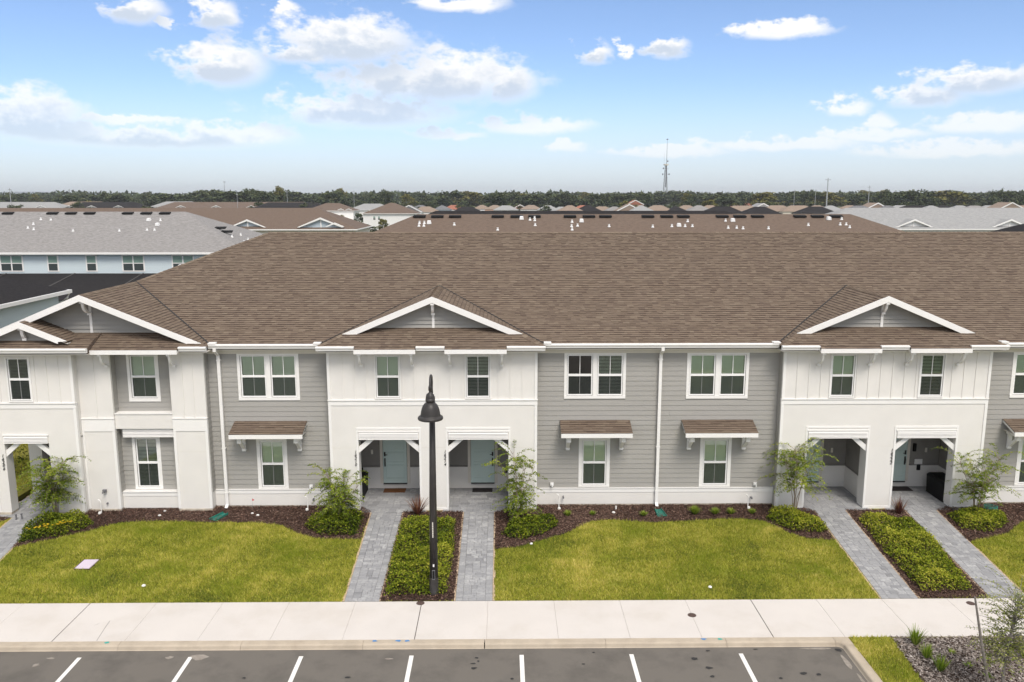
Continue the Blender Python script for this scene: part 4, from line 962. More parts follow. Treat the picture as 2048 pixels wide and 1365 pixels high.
hedge([(11.78, 21.45), (13.22, 21.55), (13.75, 24.2), (14.05, 26.65), (12.25, 26.8), (11.95, 24.2)], .40, 1500, 'long yellow green groundcover hedge between the two right hand paths', tshift=.05)
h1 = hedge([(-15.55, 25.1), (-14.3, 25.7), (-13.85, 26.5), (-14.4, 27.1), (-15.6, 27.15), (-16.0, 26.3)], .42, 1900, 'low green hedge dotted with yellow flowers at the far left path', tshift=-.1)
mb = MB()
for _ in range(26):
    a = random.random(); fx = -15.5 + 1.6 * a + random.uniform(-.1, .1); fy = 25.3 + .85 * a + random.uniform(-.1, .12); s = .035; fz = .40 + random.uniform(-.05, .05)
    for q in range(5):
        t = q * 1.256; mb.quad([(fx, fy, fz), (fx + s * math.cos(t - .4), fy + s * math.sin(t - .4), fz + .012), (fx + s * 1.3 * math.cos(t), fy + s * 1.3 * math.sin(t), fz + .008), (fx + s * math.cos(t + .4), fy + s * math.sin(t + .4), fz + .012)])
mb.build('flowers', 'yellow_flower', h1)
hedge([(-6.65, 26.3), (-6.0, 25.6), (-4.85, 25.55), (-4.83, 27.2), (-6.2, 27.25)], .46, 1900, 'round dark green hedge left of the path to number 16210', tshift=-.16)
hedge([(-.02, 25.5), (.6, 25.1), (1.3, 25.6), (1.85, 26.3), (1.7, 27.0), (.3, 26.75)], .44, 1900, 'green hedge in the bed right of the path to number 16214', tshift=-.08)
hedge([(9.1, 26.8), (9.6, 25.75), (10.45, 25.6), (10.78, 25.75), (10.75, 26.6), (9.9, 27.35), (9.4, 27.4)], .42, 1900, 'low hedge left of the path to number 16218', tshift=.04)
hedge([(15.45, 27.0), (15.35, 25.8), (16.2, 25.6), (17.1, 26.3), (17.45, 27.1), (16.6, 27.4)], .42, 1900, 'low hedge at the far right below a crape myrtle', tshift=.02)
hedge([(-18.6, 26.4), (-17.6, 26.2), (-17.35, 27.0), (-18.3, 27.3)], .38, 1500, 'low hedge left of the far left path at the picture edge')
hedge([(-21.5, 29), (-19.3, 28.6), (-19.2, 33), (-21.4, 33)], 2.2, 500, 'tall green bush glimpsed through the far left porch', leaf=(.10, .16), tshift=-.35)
hedge([(-19.1, 29.3), (-18.5, 29.2), (-18.5, 30.2), (-19.0, 30.2)], .35, 900, 'small red leaved shrub seen through the far left porch', m='red_leaf', name='shrub', tshift=.2)

def spray_tree(name, base, H, spread, nst, nspr, label, seed, m='myrtle_leaf', bark='bark', leafL=(.055, .082), per=19, low=.32, cat='tree', sprl=(.22, .82), lean=(0, 0), stemr=.018, droop=.42):
    """multi-stem young tree: stems fan out, arching sprays carry paired leaves"""
    r = np.random.default_rng(seed); root = empty(name, base, label, cat)
    mb = MB(); B = np.array(base, float); stems = []
    for i in range(nst):
        a = 2 * math.pi * i / nst + r.uniform(-.4, .4); rr = spread * r.uniform(.22, .5); hh = H * r.uniform(.62, .86)
        pts = [B + np.array([.05 * math.cos(a), .05 * math.sin(a), 0])]
        for t in (.3, .6, 1.0): pts.append(B + np.array([rr * t ** 1.5 * math.cos(a) + lean[0] * t, rr * t ** 1.5 * math.sin(a) + lean[1] * t, hh * t]) + r.normal(size=3) * .025)
        stems.append(pts); mb.tube([tuple(p) for p in pts], [stemr, stemr * .75, stemr * .55, stemr * .3], 6)
    P = []; D = []; T = []; N = []
    for s in range(nspr):
        pts = stems[r.integers(0, nst)]; t = r.uniform(low, 1.0) * 2.999; i = int(t); f = t - i; p0 = pts[i] * (1 - f) + pts[i + 1] * f
        a = r.uniform(0, 2 * math.pi); L = r.uniform(*sprl) * spread; up = r.uniform(.25, 1.1) + (.5 if t > 2.3 else 0)
        dx = np.array([math.cos(a), math.sin(a), 0.0]); cur = []; n = 7
        for k in range(n + 1):
            q = k / n; cur.append(p0 + dx * L * q + np.array([0, 0, L * (up * q - (droop + up * .45) * q * q)]))
        mb.tube([tuple(c) for c in cur], [.006, .006, .005, .005, .004, .004, .003, .002], 4, cap=False)
        tone0 = r.normal(.5, .16)
        for k in range(per):
            q = .18 + .82 * k / per; j = min(int(q * n), n - 1); c = cur[j] + (cur[j + 1] - cur[j]) * (q * n - j); dd = cur[j + 1] - cur[j]; dd /= np.linalg.norm(dd)
            sd_ = np.cross(dd, [0, 0, 1]); sd_ /= max(np.linalg.norm(sd_), 1e-6)
            for sg in (-1, 1):
                P.append(c + r.normal(0, .018, 3)); D.append(dd * .45 + sd_ * sg + np.array([0, 0, r.normal(.1, .35)])); T.append(tone0 + r.normal(0, .16)); N.append([r.normal(0, .3), r.normal(0, .3), 1])
    mb.build('stems', bark, root); k = len(P)
    me = arrays_mesh('foliage', leaf_verts(np.array(P), np.array(D), r.uniform(*leafL, k), r.uniform(.5, .62, k) * leafL[1], np.array(N)), 4, np.clip(T, 0, 1), m)
    o = bpy.data.objects.new('foliage', me); link(o, root); return root
spray_tree('crape_myrtle', (-15.45, 27.25, 0), 2.55, 1.35, 7, 170, 'leafy crape myrtle in front of the far left porch post', 3)
spray_tree('crape_myrtle', (-5.55, 26.85, 0), 1.9, 1.25, 7, 150, 'short dense crape myrtle left of the number 16210 porch', 8, low=.2)
spray_tree('crape_myrtle', (.5, 26.85, 0), 2.95, 1.15, 6, 118, 'tall slender crape myrtle right of the number 16214 porch', 12, low=.15)
spray_tree('crape_myrtle', (10.15, 27.2, 0), 2.8, 1.55, 6, 120, 'crape myrtle with bare lower stems before the number 16218 porch', 21, low=.5, droop=.5)
spray_tree('crape_myrtle', (16.45, 27.05, 0), 2.5, 1.5, 7, 112, 'crape myrtle right of the number 16222 porch at the right edge', 33, low=.4)
yt = spray_tree('young_tree', (11.0, 16.45, -.05), 3.15, 1.1, 1, 200, 'young sparse tree with two pale trunks at the bottom right corner', 5, m='young_leaf', bark='gray_bark', leafL=(.035, .06), per=11, low=.45, lean=(-.28, .0), sprl=(.35, .85), stemr=.045, droop=.25)
MB().tube([(10.70, 16.3, -.1), (10.56, 16.3, .55), (10.30, 16.3, 1.6), (10.08, 16.3, 2.55)], [.035, .033, .028, .02], 7).build('second_trunk', 'gray_bark', yt)
MB().tube([(10.98, 16.40, .32), (11.03, 16.42, .34), (11.02, 16.50, .33), (10.96, 16.49, .32), (10.95, 16.41, .32)], .02, 6).build('tie', 'green_plastic', yt)
def tuft(name, base, n, L, label, m='tuft_leaf', wd=.016, arch=.6, group=None, cat='plant'):
    root = empty(name, base, label, cat, group); V = []; T = []
    for i in range(n):
        a = random.uniform(0, 6.28); l = L * random.uniform(.6, 1.1); out = random.uniform(.15, 1.0) * arch; pts = []
        for k in range(5):
            q = k / 4; pts.append(np.array([base[0] + .03 * math.cos(a) + l * out * q * math.cos(a), base[1] + .03 * math.sin(a) + l * out * q * math.sin(a), base[2] + l * (1.0 * q - .55 * out * q * q)]))
        s = np.array([-math.sin(a), math.cos(a), 0]); t = min(1, max(0, random.gauss(.5, .22)))
        for k in range(4):
            w0, w1 = wd * (1 - k / 4.4), wd * (1 - (k + 1) / 4.4); V += [pts[k] - s * w0, pts[k] + s * w0, pts[k + 1] + s * w1, pts[k + 1] - s * w1]; T.append(min(1, t + .06 * k))
    o = bpy.data.objects.new('leaves', arrays_mesh('leaves', np.array(V), 4, T, m)); link(o, root); return root
tuft('cordyline', (-2.98, 27.35, 0), 80, .78, 'spiky red brown cordyline beside the number 16210 path', 'red_leaf', .02, .75)
tuft('cordyline', (13.86, 27.25, 0), 76, .7, 'spiky dark red cordyline between the two right hand porches', 'red_leaf', .02, .6)
for x, y, n, l, lab in ((10.22, 18.75, 130, .55, 'largest grassy clump at the sidewalk edge of the island bed'), (10.2, 18.15, 80, .42, 'middle grassy clump along the lawn edge of the island bed'), (10.25, 17.6, 90, .45, 'nearest grassy clump along the lawn edge of the island bed'), (12.55, 18.1, 70, .5, 'grassy clump behind the young tree at the right edge')):
    tuft('grass_clump', (x, y, 0), n, l, lab, group='grassy clumps in the island bed')
for k, (x, y, s, lab) in enumerate([(2.24, 27.2, .22, 'small shrub left of the white drain marker under the left awning window'), (3.12, 27.28, .17, 'tiny thin shrub beside the white drain marker'), (4.89, 27.18, .2, 'small upright shrub left of the middle green splash block'), (6.71, 27.3, .32, 'largest small bright shrub right of the middle splash block'), (7.41, 27.3, .25, 'small bright shrub, second right of the middle splash block'), (7.97, 27.3, .24, 'small bright shrub, third right of the middle splash block'), (8.72, 27.35, .2, 'small bright shrub beside the white riser pipe near number 16218'), (19.0, 27.3, .25, 'small shrub in the bed at the right edge')]):
    tuft('small_shrub', (x, y, 0), int(180 * s / .2), s * 1.15, lab, 'tuft_leaf', .013, .8, 'small shrubs in the mulch bed')
for k, (x, y) in enumerate([(10.9, 18.35), (11.0, 17.75), (11.6, 18.0), (11.2, 17.3)]): tuft('weed', (x, y, .02), 26, .14, 'small green weed sprouting in the gray island mulch', 'tuft_leaf', .014, 1.2, 'weeds in the island mulch')

# ------------------------------------------------------------------ lamp post and small things
lx, ly = -1.94, 21.58
lamp = empty('street_lamp', (lx, ly, 0), 'black gooseneck street lamp with bell shade standing in the hedge', 'street lamp')
MB().lathe([(.0, .0), (.15, .0), (.15, .03), (.130, .06), (.122, .50), (.120, .52)], (lx, ly, 0), 20).build('base', 'bronze', lamp, True)
MB().tube([(lx, ly, .4), (lx + .015, ly, 3), (lx + .035, ly, 5.62)], [.118, .098, .072], 18).build('pole', 'bronze', lamp, True)
pts = []
for k in range(15):
    t = math.pi * k / 14; pts.append((lx + .035, ly - .24 + .24 * math.cos(t), 6.06 + .25 * math.sin(t)))
MB().tube([(lx + .035, ly, 5.55), (lx + .035, ly, 5.8)] + pts + [(lx + .03, ly - .48, 5.97)], .034, 12).build('gooseneck_arm', 'bronze', lamp, True)
bx, by = lx + .03, ly - .48
MB().tube([(lx + .035, ly, 5.5), (lx + .035, ly, 5.68)], .083, 16).build('pole_cap', 'bronze', lamp, True)
MB().lathe([(.0, .30), (.03, .30), (.045, .26), (.045, .17), (.028, .14), (.05, .10), (.1, .06), (.118, -.02), (.118, -.06), (.126, -.065), (.126, -.12), (.09, -.17), (.08, -.2)], (bx, by, 5.80), 24).build('collar', 'bronze', lamp, True)
MB().lathe([(.08, .46), (.14, .43), (.19, .37), (.225, .29), (.25, .20), (.262, .11), (.268, .085), (.30, .075), (.330, .05), (.338, .015), (.325, -.012), (.30, -.02), (.26, .06), (.20, .25), (.12, .38)], (bx, by, 5.20), 32).build('shade', 'bronze', lamp, True)
MB().lathe([(.0, .02), (.1, .02), (.1, .05), (.0, .16)], (bx, by, 5.24), 16).build('lamp_glass', 'cream_trim', lamp, True)
mb = MB()
for k in range(9): mb.box(lx - .012, lx + .018, ly - .1205, ly - .10, 1.72 + k * .05, 1.755 + k * .05)
mb.build('pole_tag', 'cream_trim', lamp); MB().box(lx - .01, lx + .03, ly - .121, ly - .10, .86, .93).build('sticker', 'vent_white', lamp)
MB().box(lx - .035, lx + .045, ly - .124, ly - .10, .48, .76).build('handhole_frame', 'steel_dark', lamp); MB().box(lx - .025, lx + .035, ly - .126, ly - .1245, .50, .74).build('handhole_cover', 'black_metal', lamp)

def mat_obj(x0, x1, y0, y1, m, lab): tag(MB().box(x0, x1, y0, y1, .021, .036).build('doormat', m), lab, 'doormat')
mat_obj(-4.50, -3.68, 29.55, 29.98, 'mat_brown', 'brown doormat before the door of number 16210'); mat_obj(-1.16, -.40, 29.56, 29.98, 'mat_dark', 'dark doormat before the door of number 16214'); mat_obj(14.7, 15.48, 29.5, 29.97, 'mat_dark', 'near black doormat in the porch with the large black box')
def deck_box(x0, x1, y0, y1, h, lab):
    r = empty('storage_box', ((x0 + x1) / 2, (y0 + y1) / 2, .02), lab, 'storage box')
    MB().hexa([(x0 + .02, y0 + .02, .022), (x1 - .02, y0 + .02, .022), (x1 - .02, y1 - .02, .022), (x0 + .02, y1 - .02, .022)], [(x0, y0, h - .1), (x1, y0, h - .1), (x1, y1, h - .1), (x0, y1, h - .1)]).build('body', 'black_metal', r)
    MB().hexa([(x0 - .015, y0 - .015, h - .098), (x1 + .015, y0 - .015, h - .098), (x1 + .015, y1 + .015, h - .098), (x0 - .015, y1 + .015, h - .098)], [(x0 + .05, y0 + .05, h), (x1 - .05, y0 + .05, h), (x1 - .05, y1 - .05, h), (x0 + .05, y1 - .05, h)]).build('lid', 'black_metal', r)
deck_box(-5.70, -5.10, 28.45, 29.9, .78, 'black storage box against the left wall of the number 16210 porch'); deck_box(15.93, 16.55, 28.3, 29.5, .78, 'black storage box against the right wall of the number 16222 porch')
def splash(x, y, rz, lab):
    r = empty('splash_block', (x, y, .03), lab, 'splash block', 'green splash blocks under the downspouts'); c, s = math.cos(rz), math.sin(rz)
    def W(a, b, z): return (x + a * c - b * s, y + a * s + b * c, z)
    MB().hexa([W(-.10, .3, .02), W(.10, .3, .02), W(.15, -.3, .015), W(-.15, -.3, .015)][::-1], [W(-.10, .3, .06), W(.10, .3, .06), W(.15, -.3, .035), W(-.15, -.3, .035)][::-1]).build('tray', 'green_plastic', r)
    for a in (-1, 1): MB().hexa([W(a * .10, .3, .061), W(a * .12, .3, .02), W(a * .17, -.3, .015), W(a * .15, -.3, .036)], [W(a * .105, .3, .11), W(a * .12, .3, .11), W(a * .17, -.3, .07), W(a * .155, -.3, .07)]).build('rim', 'green_plastic', r)
splash(-9.83, 27.2, -.45, 'green plastic splash block under the left downspout'); splash(5.5, 27.38, .08, 'green plastic splash block under the middle downspout')
for x, y, h, lab in ((1.99, 27.93, .55, 'white riser pipe against the wall right of the number 16214 porch'), (8.75, 27.93, .5, 'white riser pipe right of the middle downspout and its small shrubs'), (-6.94, 27.93, .5, 'white riser pipe against the wall left of the number 16210 porch'), (-14.12, 27.68, .5, 'white riser pipe beside the far left crape myrtle')):
    r = empty('riser_pipe', (x, y, 0), lab, 'pipe', 'white riser pipes along the wall')
    MB().tube([(x, y, 0), (x, y, h - .1), (x - .03, y, h - .03), (x - .09, y, h)], .018, 8).build('pipe', 'pvc', r); MB().lathe([(.0, .07), (.045, .065), (.06, .0)], (x, y - .12, .03), 10).build('valve_cap', 'pvc', r); MB().box(x + .15, x + .19, y + .1, y + .26, h - .22, h - .16).build('tap', 'steel_dark', r)
for x, y, r_, lab in ((3.88, 27.45, .06, 'white drain marker in the mulch below the left awning window'), (-11.93, 27.75, .05, 'white stone in the mulch before the left pier'), (-11.95, 27.35, .055, 'white stone nearer the lawn before the left pier'), (-8.78, 27.5, .05, 'white stone right of the left splash block'), (-8.54, 27.33, .055, 'white stone nearer the lawn below the left awning'), (-10.26, 22.09, .06, 'small white marker in the left lawn'), (5.88, 21.82, .055, 'small white marker in the middle lawn'), (.9, 24.84, .05, 'white marker tag at the mulch edge by the round hedge')):
    tag(MB().lathe([(.0, .045), (r_ * .7, .04), (r_, .02), (r_ * .95, .0)], (x, y, .025), 9).build('white_stone' if 'stone' in lab else 'ground_marker', 'pvc'), lab, 'stone' if 'stone' in lab else 'marker')
tag(MB().tube([(4.01, 27.8, .0), (4.01, 27.8, .14)], .03, 8).build('cleanout_pipe', 'pvc'), 'short white cleanout pipe behind the white drain marker', 'pipe')
r = empty('marker_flag', (-8.9, 27.95, 0), 'tiny red marker flag before the left bay wall', 'flag'); MB().tube([(-8.9, 27.95, 0), (-8.9, 27.95, .42)], .004, 5).build('wire', 'steel_gray', r); MB().quad([(-8.9, 27.95, .42), (-8.82, 27.95, .36), (-8.9, 27.95, .32)]).build('flag', 'red_flag', r)
bxr = empty('meter_box', (-12.6, 23.55, 0), 'lilac utility box lid set in the left lawn', 'utility box')
MB().box(-12.86, -12.34, 23.22, 23.90, -.02, .012).build('rim', 'soil', bxr); MB().hexa([(-12.82, 23.26, .013), (-12.38, 23.26, .013), (-12.38, 23.86, .013), (-12.82, 23.86, .013)], [(-12.81, 23.27, .03), (-12.39, 23.27, .03), (-12.39, 23.85, .03), (-12.81, 23.85, .03)]).build('lid', 'lilac_plastic', bxr)
for x, y, lab in ((-2.27, 21.04, 'round rusty cover in the sidewalk near the lamp post'), (5.02, 20.3, 'round rusty cover in the middle of the sidewalk'), (12.8, 20.86, 'round rusty cover in the sidewalk behind the young tree')):
    r = empty('manhole_cover', (x, y, 0), lab, 'manhole cover', 'small round covers in the sidewalk')
    MB().lathe([(.0, .006), (.088, .006), (.092, .004)], (x, y, .001), 20).build('lid', 'iron', r); MB().lathe([(.093, .005), (.112, .005), (.115, .001)], (x, y, .001), 20).build('ring', 'iron', r)
for x, y, lab in ((-16.73, 27.05, 'left of two small dark stakes on the far left path'), (-16.58, 27.12, 'right of two small dark stakes on the far left path')):
    tag(MB().tube([(x, y, .02), (x, y, .2)], [.03, .026], 8).lathe([(.0, .24), (.04, .22), (.04, .2)], (x, y, 0), 8).build('path_stake', 'steel_dark'), lab, 'stake')
hs = empty('garden_hose', (17.2, 27.45, .03), 'coiled green garden hose in the mulch at the right edge', 'hose')
pts = [(17.2 + .22 * math.cos(t * .5) * (1 + .03 * math.sin(t)), 27.45 + .2 * math.sin(t * .5), .05 + .012 * t / 3) for t in range(0, 50)]
MB().tube(pts, .014, 6).build('coil', 'green_plastic', hs)

# ------------------------------------------------------------------ neighbouring buildings
def X_(px, Y): return (px - 1005) / 1650 * Y
vent_me = MB().hexa([(-.52, -.22, 0), (.52, -.22, 0), (.52, .22, .18), (-.52, .22, .18)], [(-.52, -.22, .13), (.52, -.22, .13), (.50, .22, .22), (-.50, .22, .22)]).mesh('ridge_vent'); vent_me.materials.append(MATS['black_metal'])
boot_me = MB().lathe([(.16, -.05), (.14, .1), (.085, .14), (.085, .34), (.11, .35), (.11, .42), (.0, .44)], (0, 0, 0), 8).mesh('plumbing_vent'); boot_me.materials.append(MATS['vent_white'])
hood_me = MB().hexa([(-.2, -.2, -.05), (.2, -.2, -.05), (.2, .2, .05), (-.2, .2, .05)], [(-.16, -.2, .28), (.16, -.2, .28), (.14, .14, .34), (-.14, .14, .34)]).mesh('exhaust_hood'); hood_me.materials.append(MATS['vent_white'])
def hip_building(name, x0, x1, y0, y1, roof, wall, label, z0=0.0, ez=6.0, gables=(), vents=(), boots=(), hoods=(), gwall='far_white', group=None, wins=(), detail=True, eave=.4, gw=3.2):
    """two storey hip roofed row: x0..y1 are the eave lines"""
    r = empty(name, ((x0 + x1) / 2, (y0 + y1) / 2, z0), label, 'building', group); hd = (y1 - y0) / 2; yr = (y0 + y1) / 2; e = ez + z0; zr = e + S * hd
    MB().box(x0 + eave, x1 - eave, y0 + eave, y1 - eave, z0 - 1.0, e - .05).build('wall', wall, r)
    mb = MB(); A, B, C, D = (x0, y0, e), (x1, y0, e), (x1, y1, e), (x0, y1, e); E_, F_ = (x0 + hd, yr, zr), (x1 - hd, yr, zr)
    mb.quad([A, B, F_, E_]); mb.quad([C, D, E_, F_]); mb.quad([D, A, E_]); mb.quad([B, C, F_]); mb.quad([D, C, B, A]); ro = mb.build('roof', roof, r)
    if detail:
        g = MB(); g.box(x0 - .1, x1 + .1, y0 - .12, y0 - .003, e - .16, e + .02).box(x0 - .1, x1 + .1, y1 + .003, y1 + .12, e - .16, e + .02).box(x0 - .12, x0 - .003, y0, y1, e - .16, e + .02).box(x1 + .003, x1 + .12, y0, y1, e - .16, e + .02); g.build('gutter', 'white_trim', r)
    for gx in gables:
        h = gw * S; yg = y0 + .7; zt = e + .29 + h; ye = y0 + (zt - e) / S
        m = MB()
        for s in (-1, 1): m.quad([(gx + s * gw, yg, zt - h), (gx, yg, zt), (gx, ye, zt), (gx + s * gw, ye - h / S, zt - h)])
        m.build('gable_roof', roof, ro)
        m = MB(); m.prism([(gx - gw + .5, yg + .4, zt - h + .05), (gx + gw - .5, yg + .4, zt - h + .05), (gx, yg + .4, zt - .2)], (0, .05, 0)); m.build('gable_wall', gwall, ro)
        m = MB()
        for s in (-1, 1): m.prism([(gx, yg - .03, zt + .03), (gx + s * gw, yg - .03, zt - h + .03), (gx + s * (gw - .4), yg - .03, zt - h), (gx, yg - .03, zt - .27)], (0, -.06, 0))
        m.box(gx - .09, gx + .09, yg + .3, yg + .39, zt - h, zt - .2); m.build('barge_board', 'white_trim', ro)
    for vx, vy in vents: o = inst('ridge_vent', vent_me, ro, (vx, vy, e + S * (vy - y0) - .02))
    for vx, vy in boots: inst('plumbing_vent', boot_me, ro, (vx, vy, e + S * (vy - y0)), (.8, .8, .5))
    for vx, vy in hoods: inst('exhaust_hood', hood_me, ro, (vx, vy, e + S * (vy - y0)), (.9, .9, .75))
    for wx0, wx1, wz0, wz1, n in wins:
        yw = y0 + eave; m = MB(); m.box(wx0, wx1, yw - .05, yw - .002, wz0, wz1); wn = m.build('window', 'white_trim', r); iw = (wx1 - wx0 - .12 * (n + 1)) / n
        for k in range(n):
            a = wx0 + .12 + k * (iw + .12); zm = (wz0 + wz1) / 2
            MB().box(a, a + iw, yw - .058, yw - .0505, zm + .04, wz1 - .1).build('pane', 'far_pane_top', wn); MB().box(a, a + iw, yw - .058, yw - .0505, wz0 + .1, zm - .04).build('pane', 'far_window', wn)
    return r
mat('far_pane_top', (.22, .32, .27), .12, .6)
# same row, to the left: black roof, pale blue walls
nb = hip_building('neighbor_building', -80, -23.3, 27.9, 44.4, 'far_shingle_black', 'blue_siding', 'pale blue building with black roof at the left edge behind the end gable')
MB().tube([(-23.25, 44.3, 5.85), (-23.35, 44.25, 5.6), (-23.68, 44.05, 5.35), (-23.68, 44.05, .2)], .06, 8).build('downspout', 'white_trim', nb)
# row behind
hip_building('brown_row_building', -15.5, 38.0, 62.8, 79.3, 'far_shingle_brown', 'far_cream', 'long brown roofed row with black vents directly behind the main ridge',
    vents=[(x, 70.45) for x in (-7.0, -5.5, -4.0, -.4, 1.2, 2.7, 5.7, 7.3, 8.7, 12.3, 13.9, 15.3, 18.6, 20.1, 21.6, 25.2, 26.7, 28.3)],
    boots=[(-6.9, 69.3), (-6.5, 69.3), (-6.9, 68.8), (-6.5, 68.8), (-4.0, 69.0), (-.4, 68.1), (2.3, 69.9), (2.7, 70.2), (2.7, 69.8), (2.7, 68.9), (5.8, 69.5), (5.7, 68.7), (5.7, 68.1), (6.2, 68.8), (8.8, 68.7), (12.4, 68.6), (14.0, 68.7), (15.1, 68.7), (15.5, 69.6), (15.7, 68.7), (18.7, 69.7), (18.6, 68.4), (19.3, 68.4), (19.8, 68.3), (21.9, 68.3), (25.4, 68.9), (28.6, 70.0), (28.1, 69.0), (28.6, 69.0), (28.7, 68.5)],
    hoods=[(-6.1, 69.3), (1.6, 70.1), (6.6, 69.6), (14.6, 68.8), (19.3, 69.7), (27.5, 70.0)])
hip_building('black_row_building', 40, 95, 62.8, 79.3, 'far_shingle_black', 'far_cream', 'black roofed building at the right edge behind the main ridge', boots=[(47, 69.5), (46, 68.7), (49, 70)])
gb_ = hip_building('blue_row_building', -78, -22.8, 74, 90.5, 'far_shingle_gray', 'blue_siding', 'pale blue building with gray roof and white windows at far left',
    vents=[(x, 81.75) for x in (-48.1, -43.8, -42.0, -40.2, -36.5, -34.7, -32.9)], boots=[(-44.3, 80.5), (-43.3, 80.4), (-44.5, 79.5), (-44.6, 78.7), (-43.9, 78.4), (-40.1, 78.1), (-35.8, 78.1), (-32.8, 80.3), (-33.3, 78.3), (-32.6, 78.3)], hoods=[(-33.9, 80.3), (-32.7, 79.3)],
    wins=[(-44.95, -42.87, 4.28, 5.78, 2), (-40.74, -39.72, 4.28, 5.78, 1), (-37.31, -36.3, 4.28, 5.78, 1), (-34.09, -32.07, 4.28, 5.78, 2), (-29.65, -27.63, 4.28, 5.78, 2), (-49.2, -48.2, 4.28, 5.78, 1)])
for x, y in ((-27.0, 80.0), (-26.2, 79.4)): inst('ridge_vent', vent_me, gb_, (x, y, 6 + S * (-22.8 - x) + .1))
for x, y in ((-25.5, 78.6), (-25.6, 81.5), (-24.6, 80.5), (-24.3, 78.2)): inst('plumbing_vent', boot_me, gb_, (x, y, 6 + S * (-22.8 - x)), (.8, .8, .5))
gar = MB().quad([(-78, 65.8, 2.75), (-23.4, 65.8, 2.75), (-23.4, 74.38, 4.12), (-78, 74.38, 4.12)]).quad([(-78, 65.8, 2.72), (-78, 74.38, 4.09), (-23.4, 74.38, 4.09), (-23.4, 65.8, 2.72)]).build('garage_roof', 'far_shingle_black', gb_)
for k in range(9): MB().box(-75 + k * 6.1, -74.9 + k * 6.1, 65.82, 65.9, 2.76, 2.8).hexa([(-75 + k * 6.1, 65.9, 2.77), (-74.88 + k * 6.1, 65.9, 2.77), (-74.88 + k * 6.1, 74.3, 4.11), (-75 + k * 6.1, 74.3, 4.11)], [(-75 + k * 6.1, 65.9, 2.82), (-74.88 + k * 6.1, 65.9, 2.82), (-74.88 + k * 6.1, 74.3, 4.16), (-75 + k * 6.1, 74.3, 4.16)]).build('roof_seam', 'stain_mid', gar)
MB().box(-77.8, -23.6, 66.1, 74.3, -.5, 2.7).build('garage_wall', 'blue_siding', gb_)
for x, y, z, lab in ((-25.9, 67.0, 2.95, 'white satellite dish above the main roof edge at left'), (-27.3, 66.6, 2.85, 'lower white satellite dish above the main roof edge at left')):
    d = empty('satellite_dish', (x, y, z), lab, 'satellite dish', 'satellite dishes at left'); hh = 2.2 if x > -26 else 1.75
    MB().tube([(x, y, z), (x, y, z + hh)], .04, 6).build('mast', 'steel_gray', d)
    MB().lathe([(.0, .0), (.2, .04), (.38, .14), (.39, .16), (.2, .07), (.0, .03)], (0, 0, 0), 14).build('dish', 'vent_white', d, loc=(x, y - .1, z + hh)).rotation_euler = (R_(62), 0, R_(25))
    MB().tube([(x, y - .15, z + hh), (x + .15, y - .75, z + hh + .1)], .03, 5).build('feed_arm', 'steel_gray', d)
hip_building('black_ridge_building', -16.5, 36, 95.5, 112, 'far_shingle_black', 'far_white', 'long black roof strip showing above the brown row behind the main ridge', z0=-.3)
hip_building('brown_front_building', -118, -24.5, 140, 156.5, 'far_shingle_brown', 'far_cream', 'brown roofed building with white gables left of centre behind the gray roof', z0=-.6, gables=(-43, -57, -100), gwall='far_bluegray')
r = [o for o in COL.objects if o.get('label', '').startswith('brown roofed building with white gables')][0]
hip_building('gray_front_building', 53, 140, 140, 156.5, 'far_shingle_light', 'far_white', 'light gray roofed building with white gables at the right behind the main ridge', z0=-.6, gables=(70, 86.5, 103))
# larger end gable of the brown building
gx, gw, yg, zt = -30.6, 3.95, 140.3, 7.35
m = MB()
for s in (-1, 1): m.quad([(gx + s * gw, yg, zt - gw * S), (gx, yg, zt), (gx, yg + 4.4, zt), (gx + s * gw, yg + .3, zt - gw * S)])
m.build('gable_roof', 'far_shingle_brown', r)
m = MB(); m.prism([(gx - gw + .5, yg + .4, zt - gw * S), (gx + gw - .5, yg + .4, zt - gw * S), (gx, yg + .4, zt - .2)], (0, .05, 0)); m.build('gable_wall', 'far_bluegray', r)
m = MB()
for s in (-1, 1): m.prism([(gx, yg - .03, zt + .03), (gx + s * gw, yg - .03, zt - gw * S + .03), (gx + s * (gw - .4), yg - .03, zt - gw * S), (gx, yg - .03, zt - .3)], (0, -.06, 0))
for s in (-1, 1): m.prism([(gx + 2.5, yg - .5, zt - .8), (gx + 2.5 + s * 1.6, yg - .5, zt - .8 - 1.6 * S), (gx + 2.5 + s * 1.3, yg - .5, zt - .85 - 1.6 * S), (gx + 2.5, yg - .5, zt - 1.05)], (0, -.06, 0))
m.box(gx - .09, gx + .09, yg + .3, yg + .39, zt - gw * S, zt - .2); m.build('barge_board', 'white_trim', r)
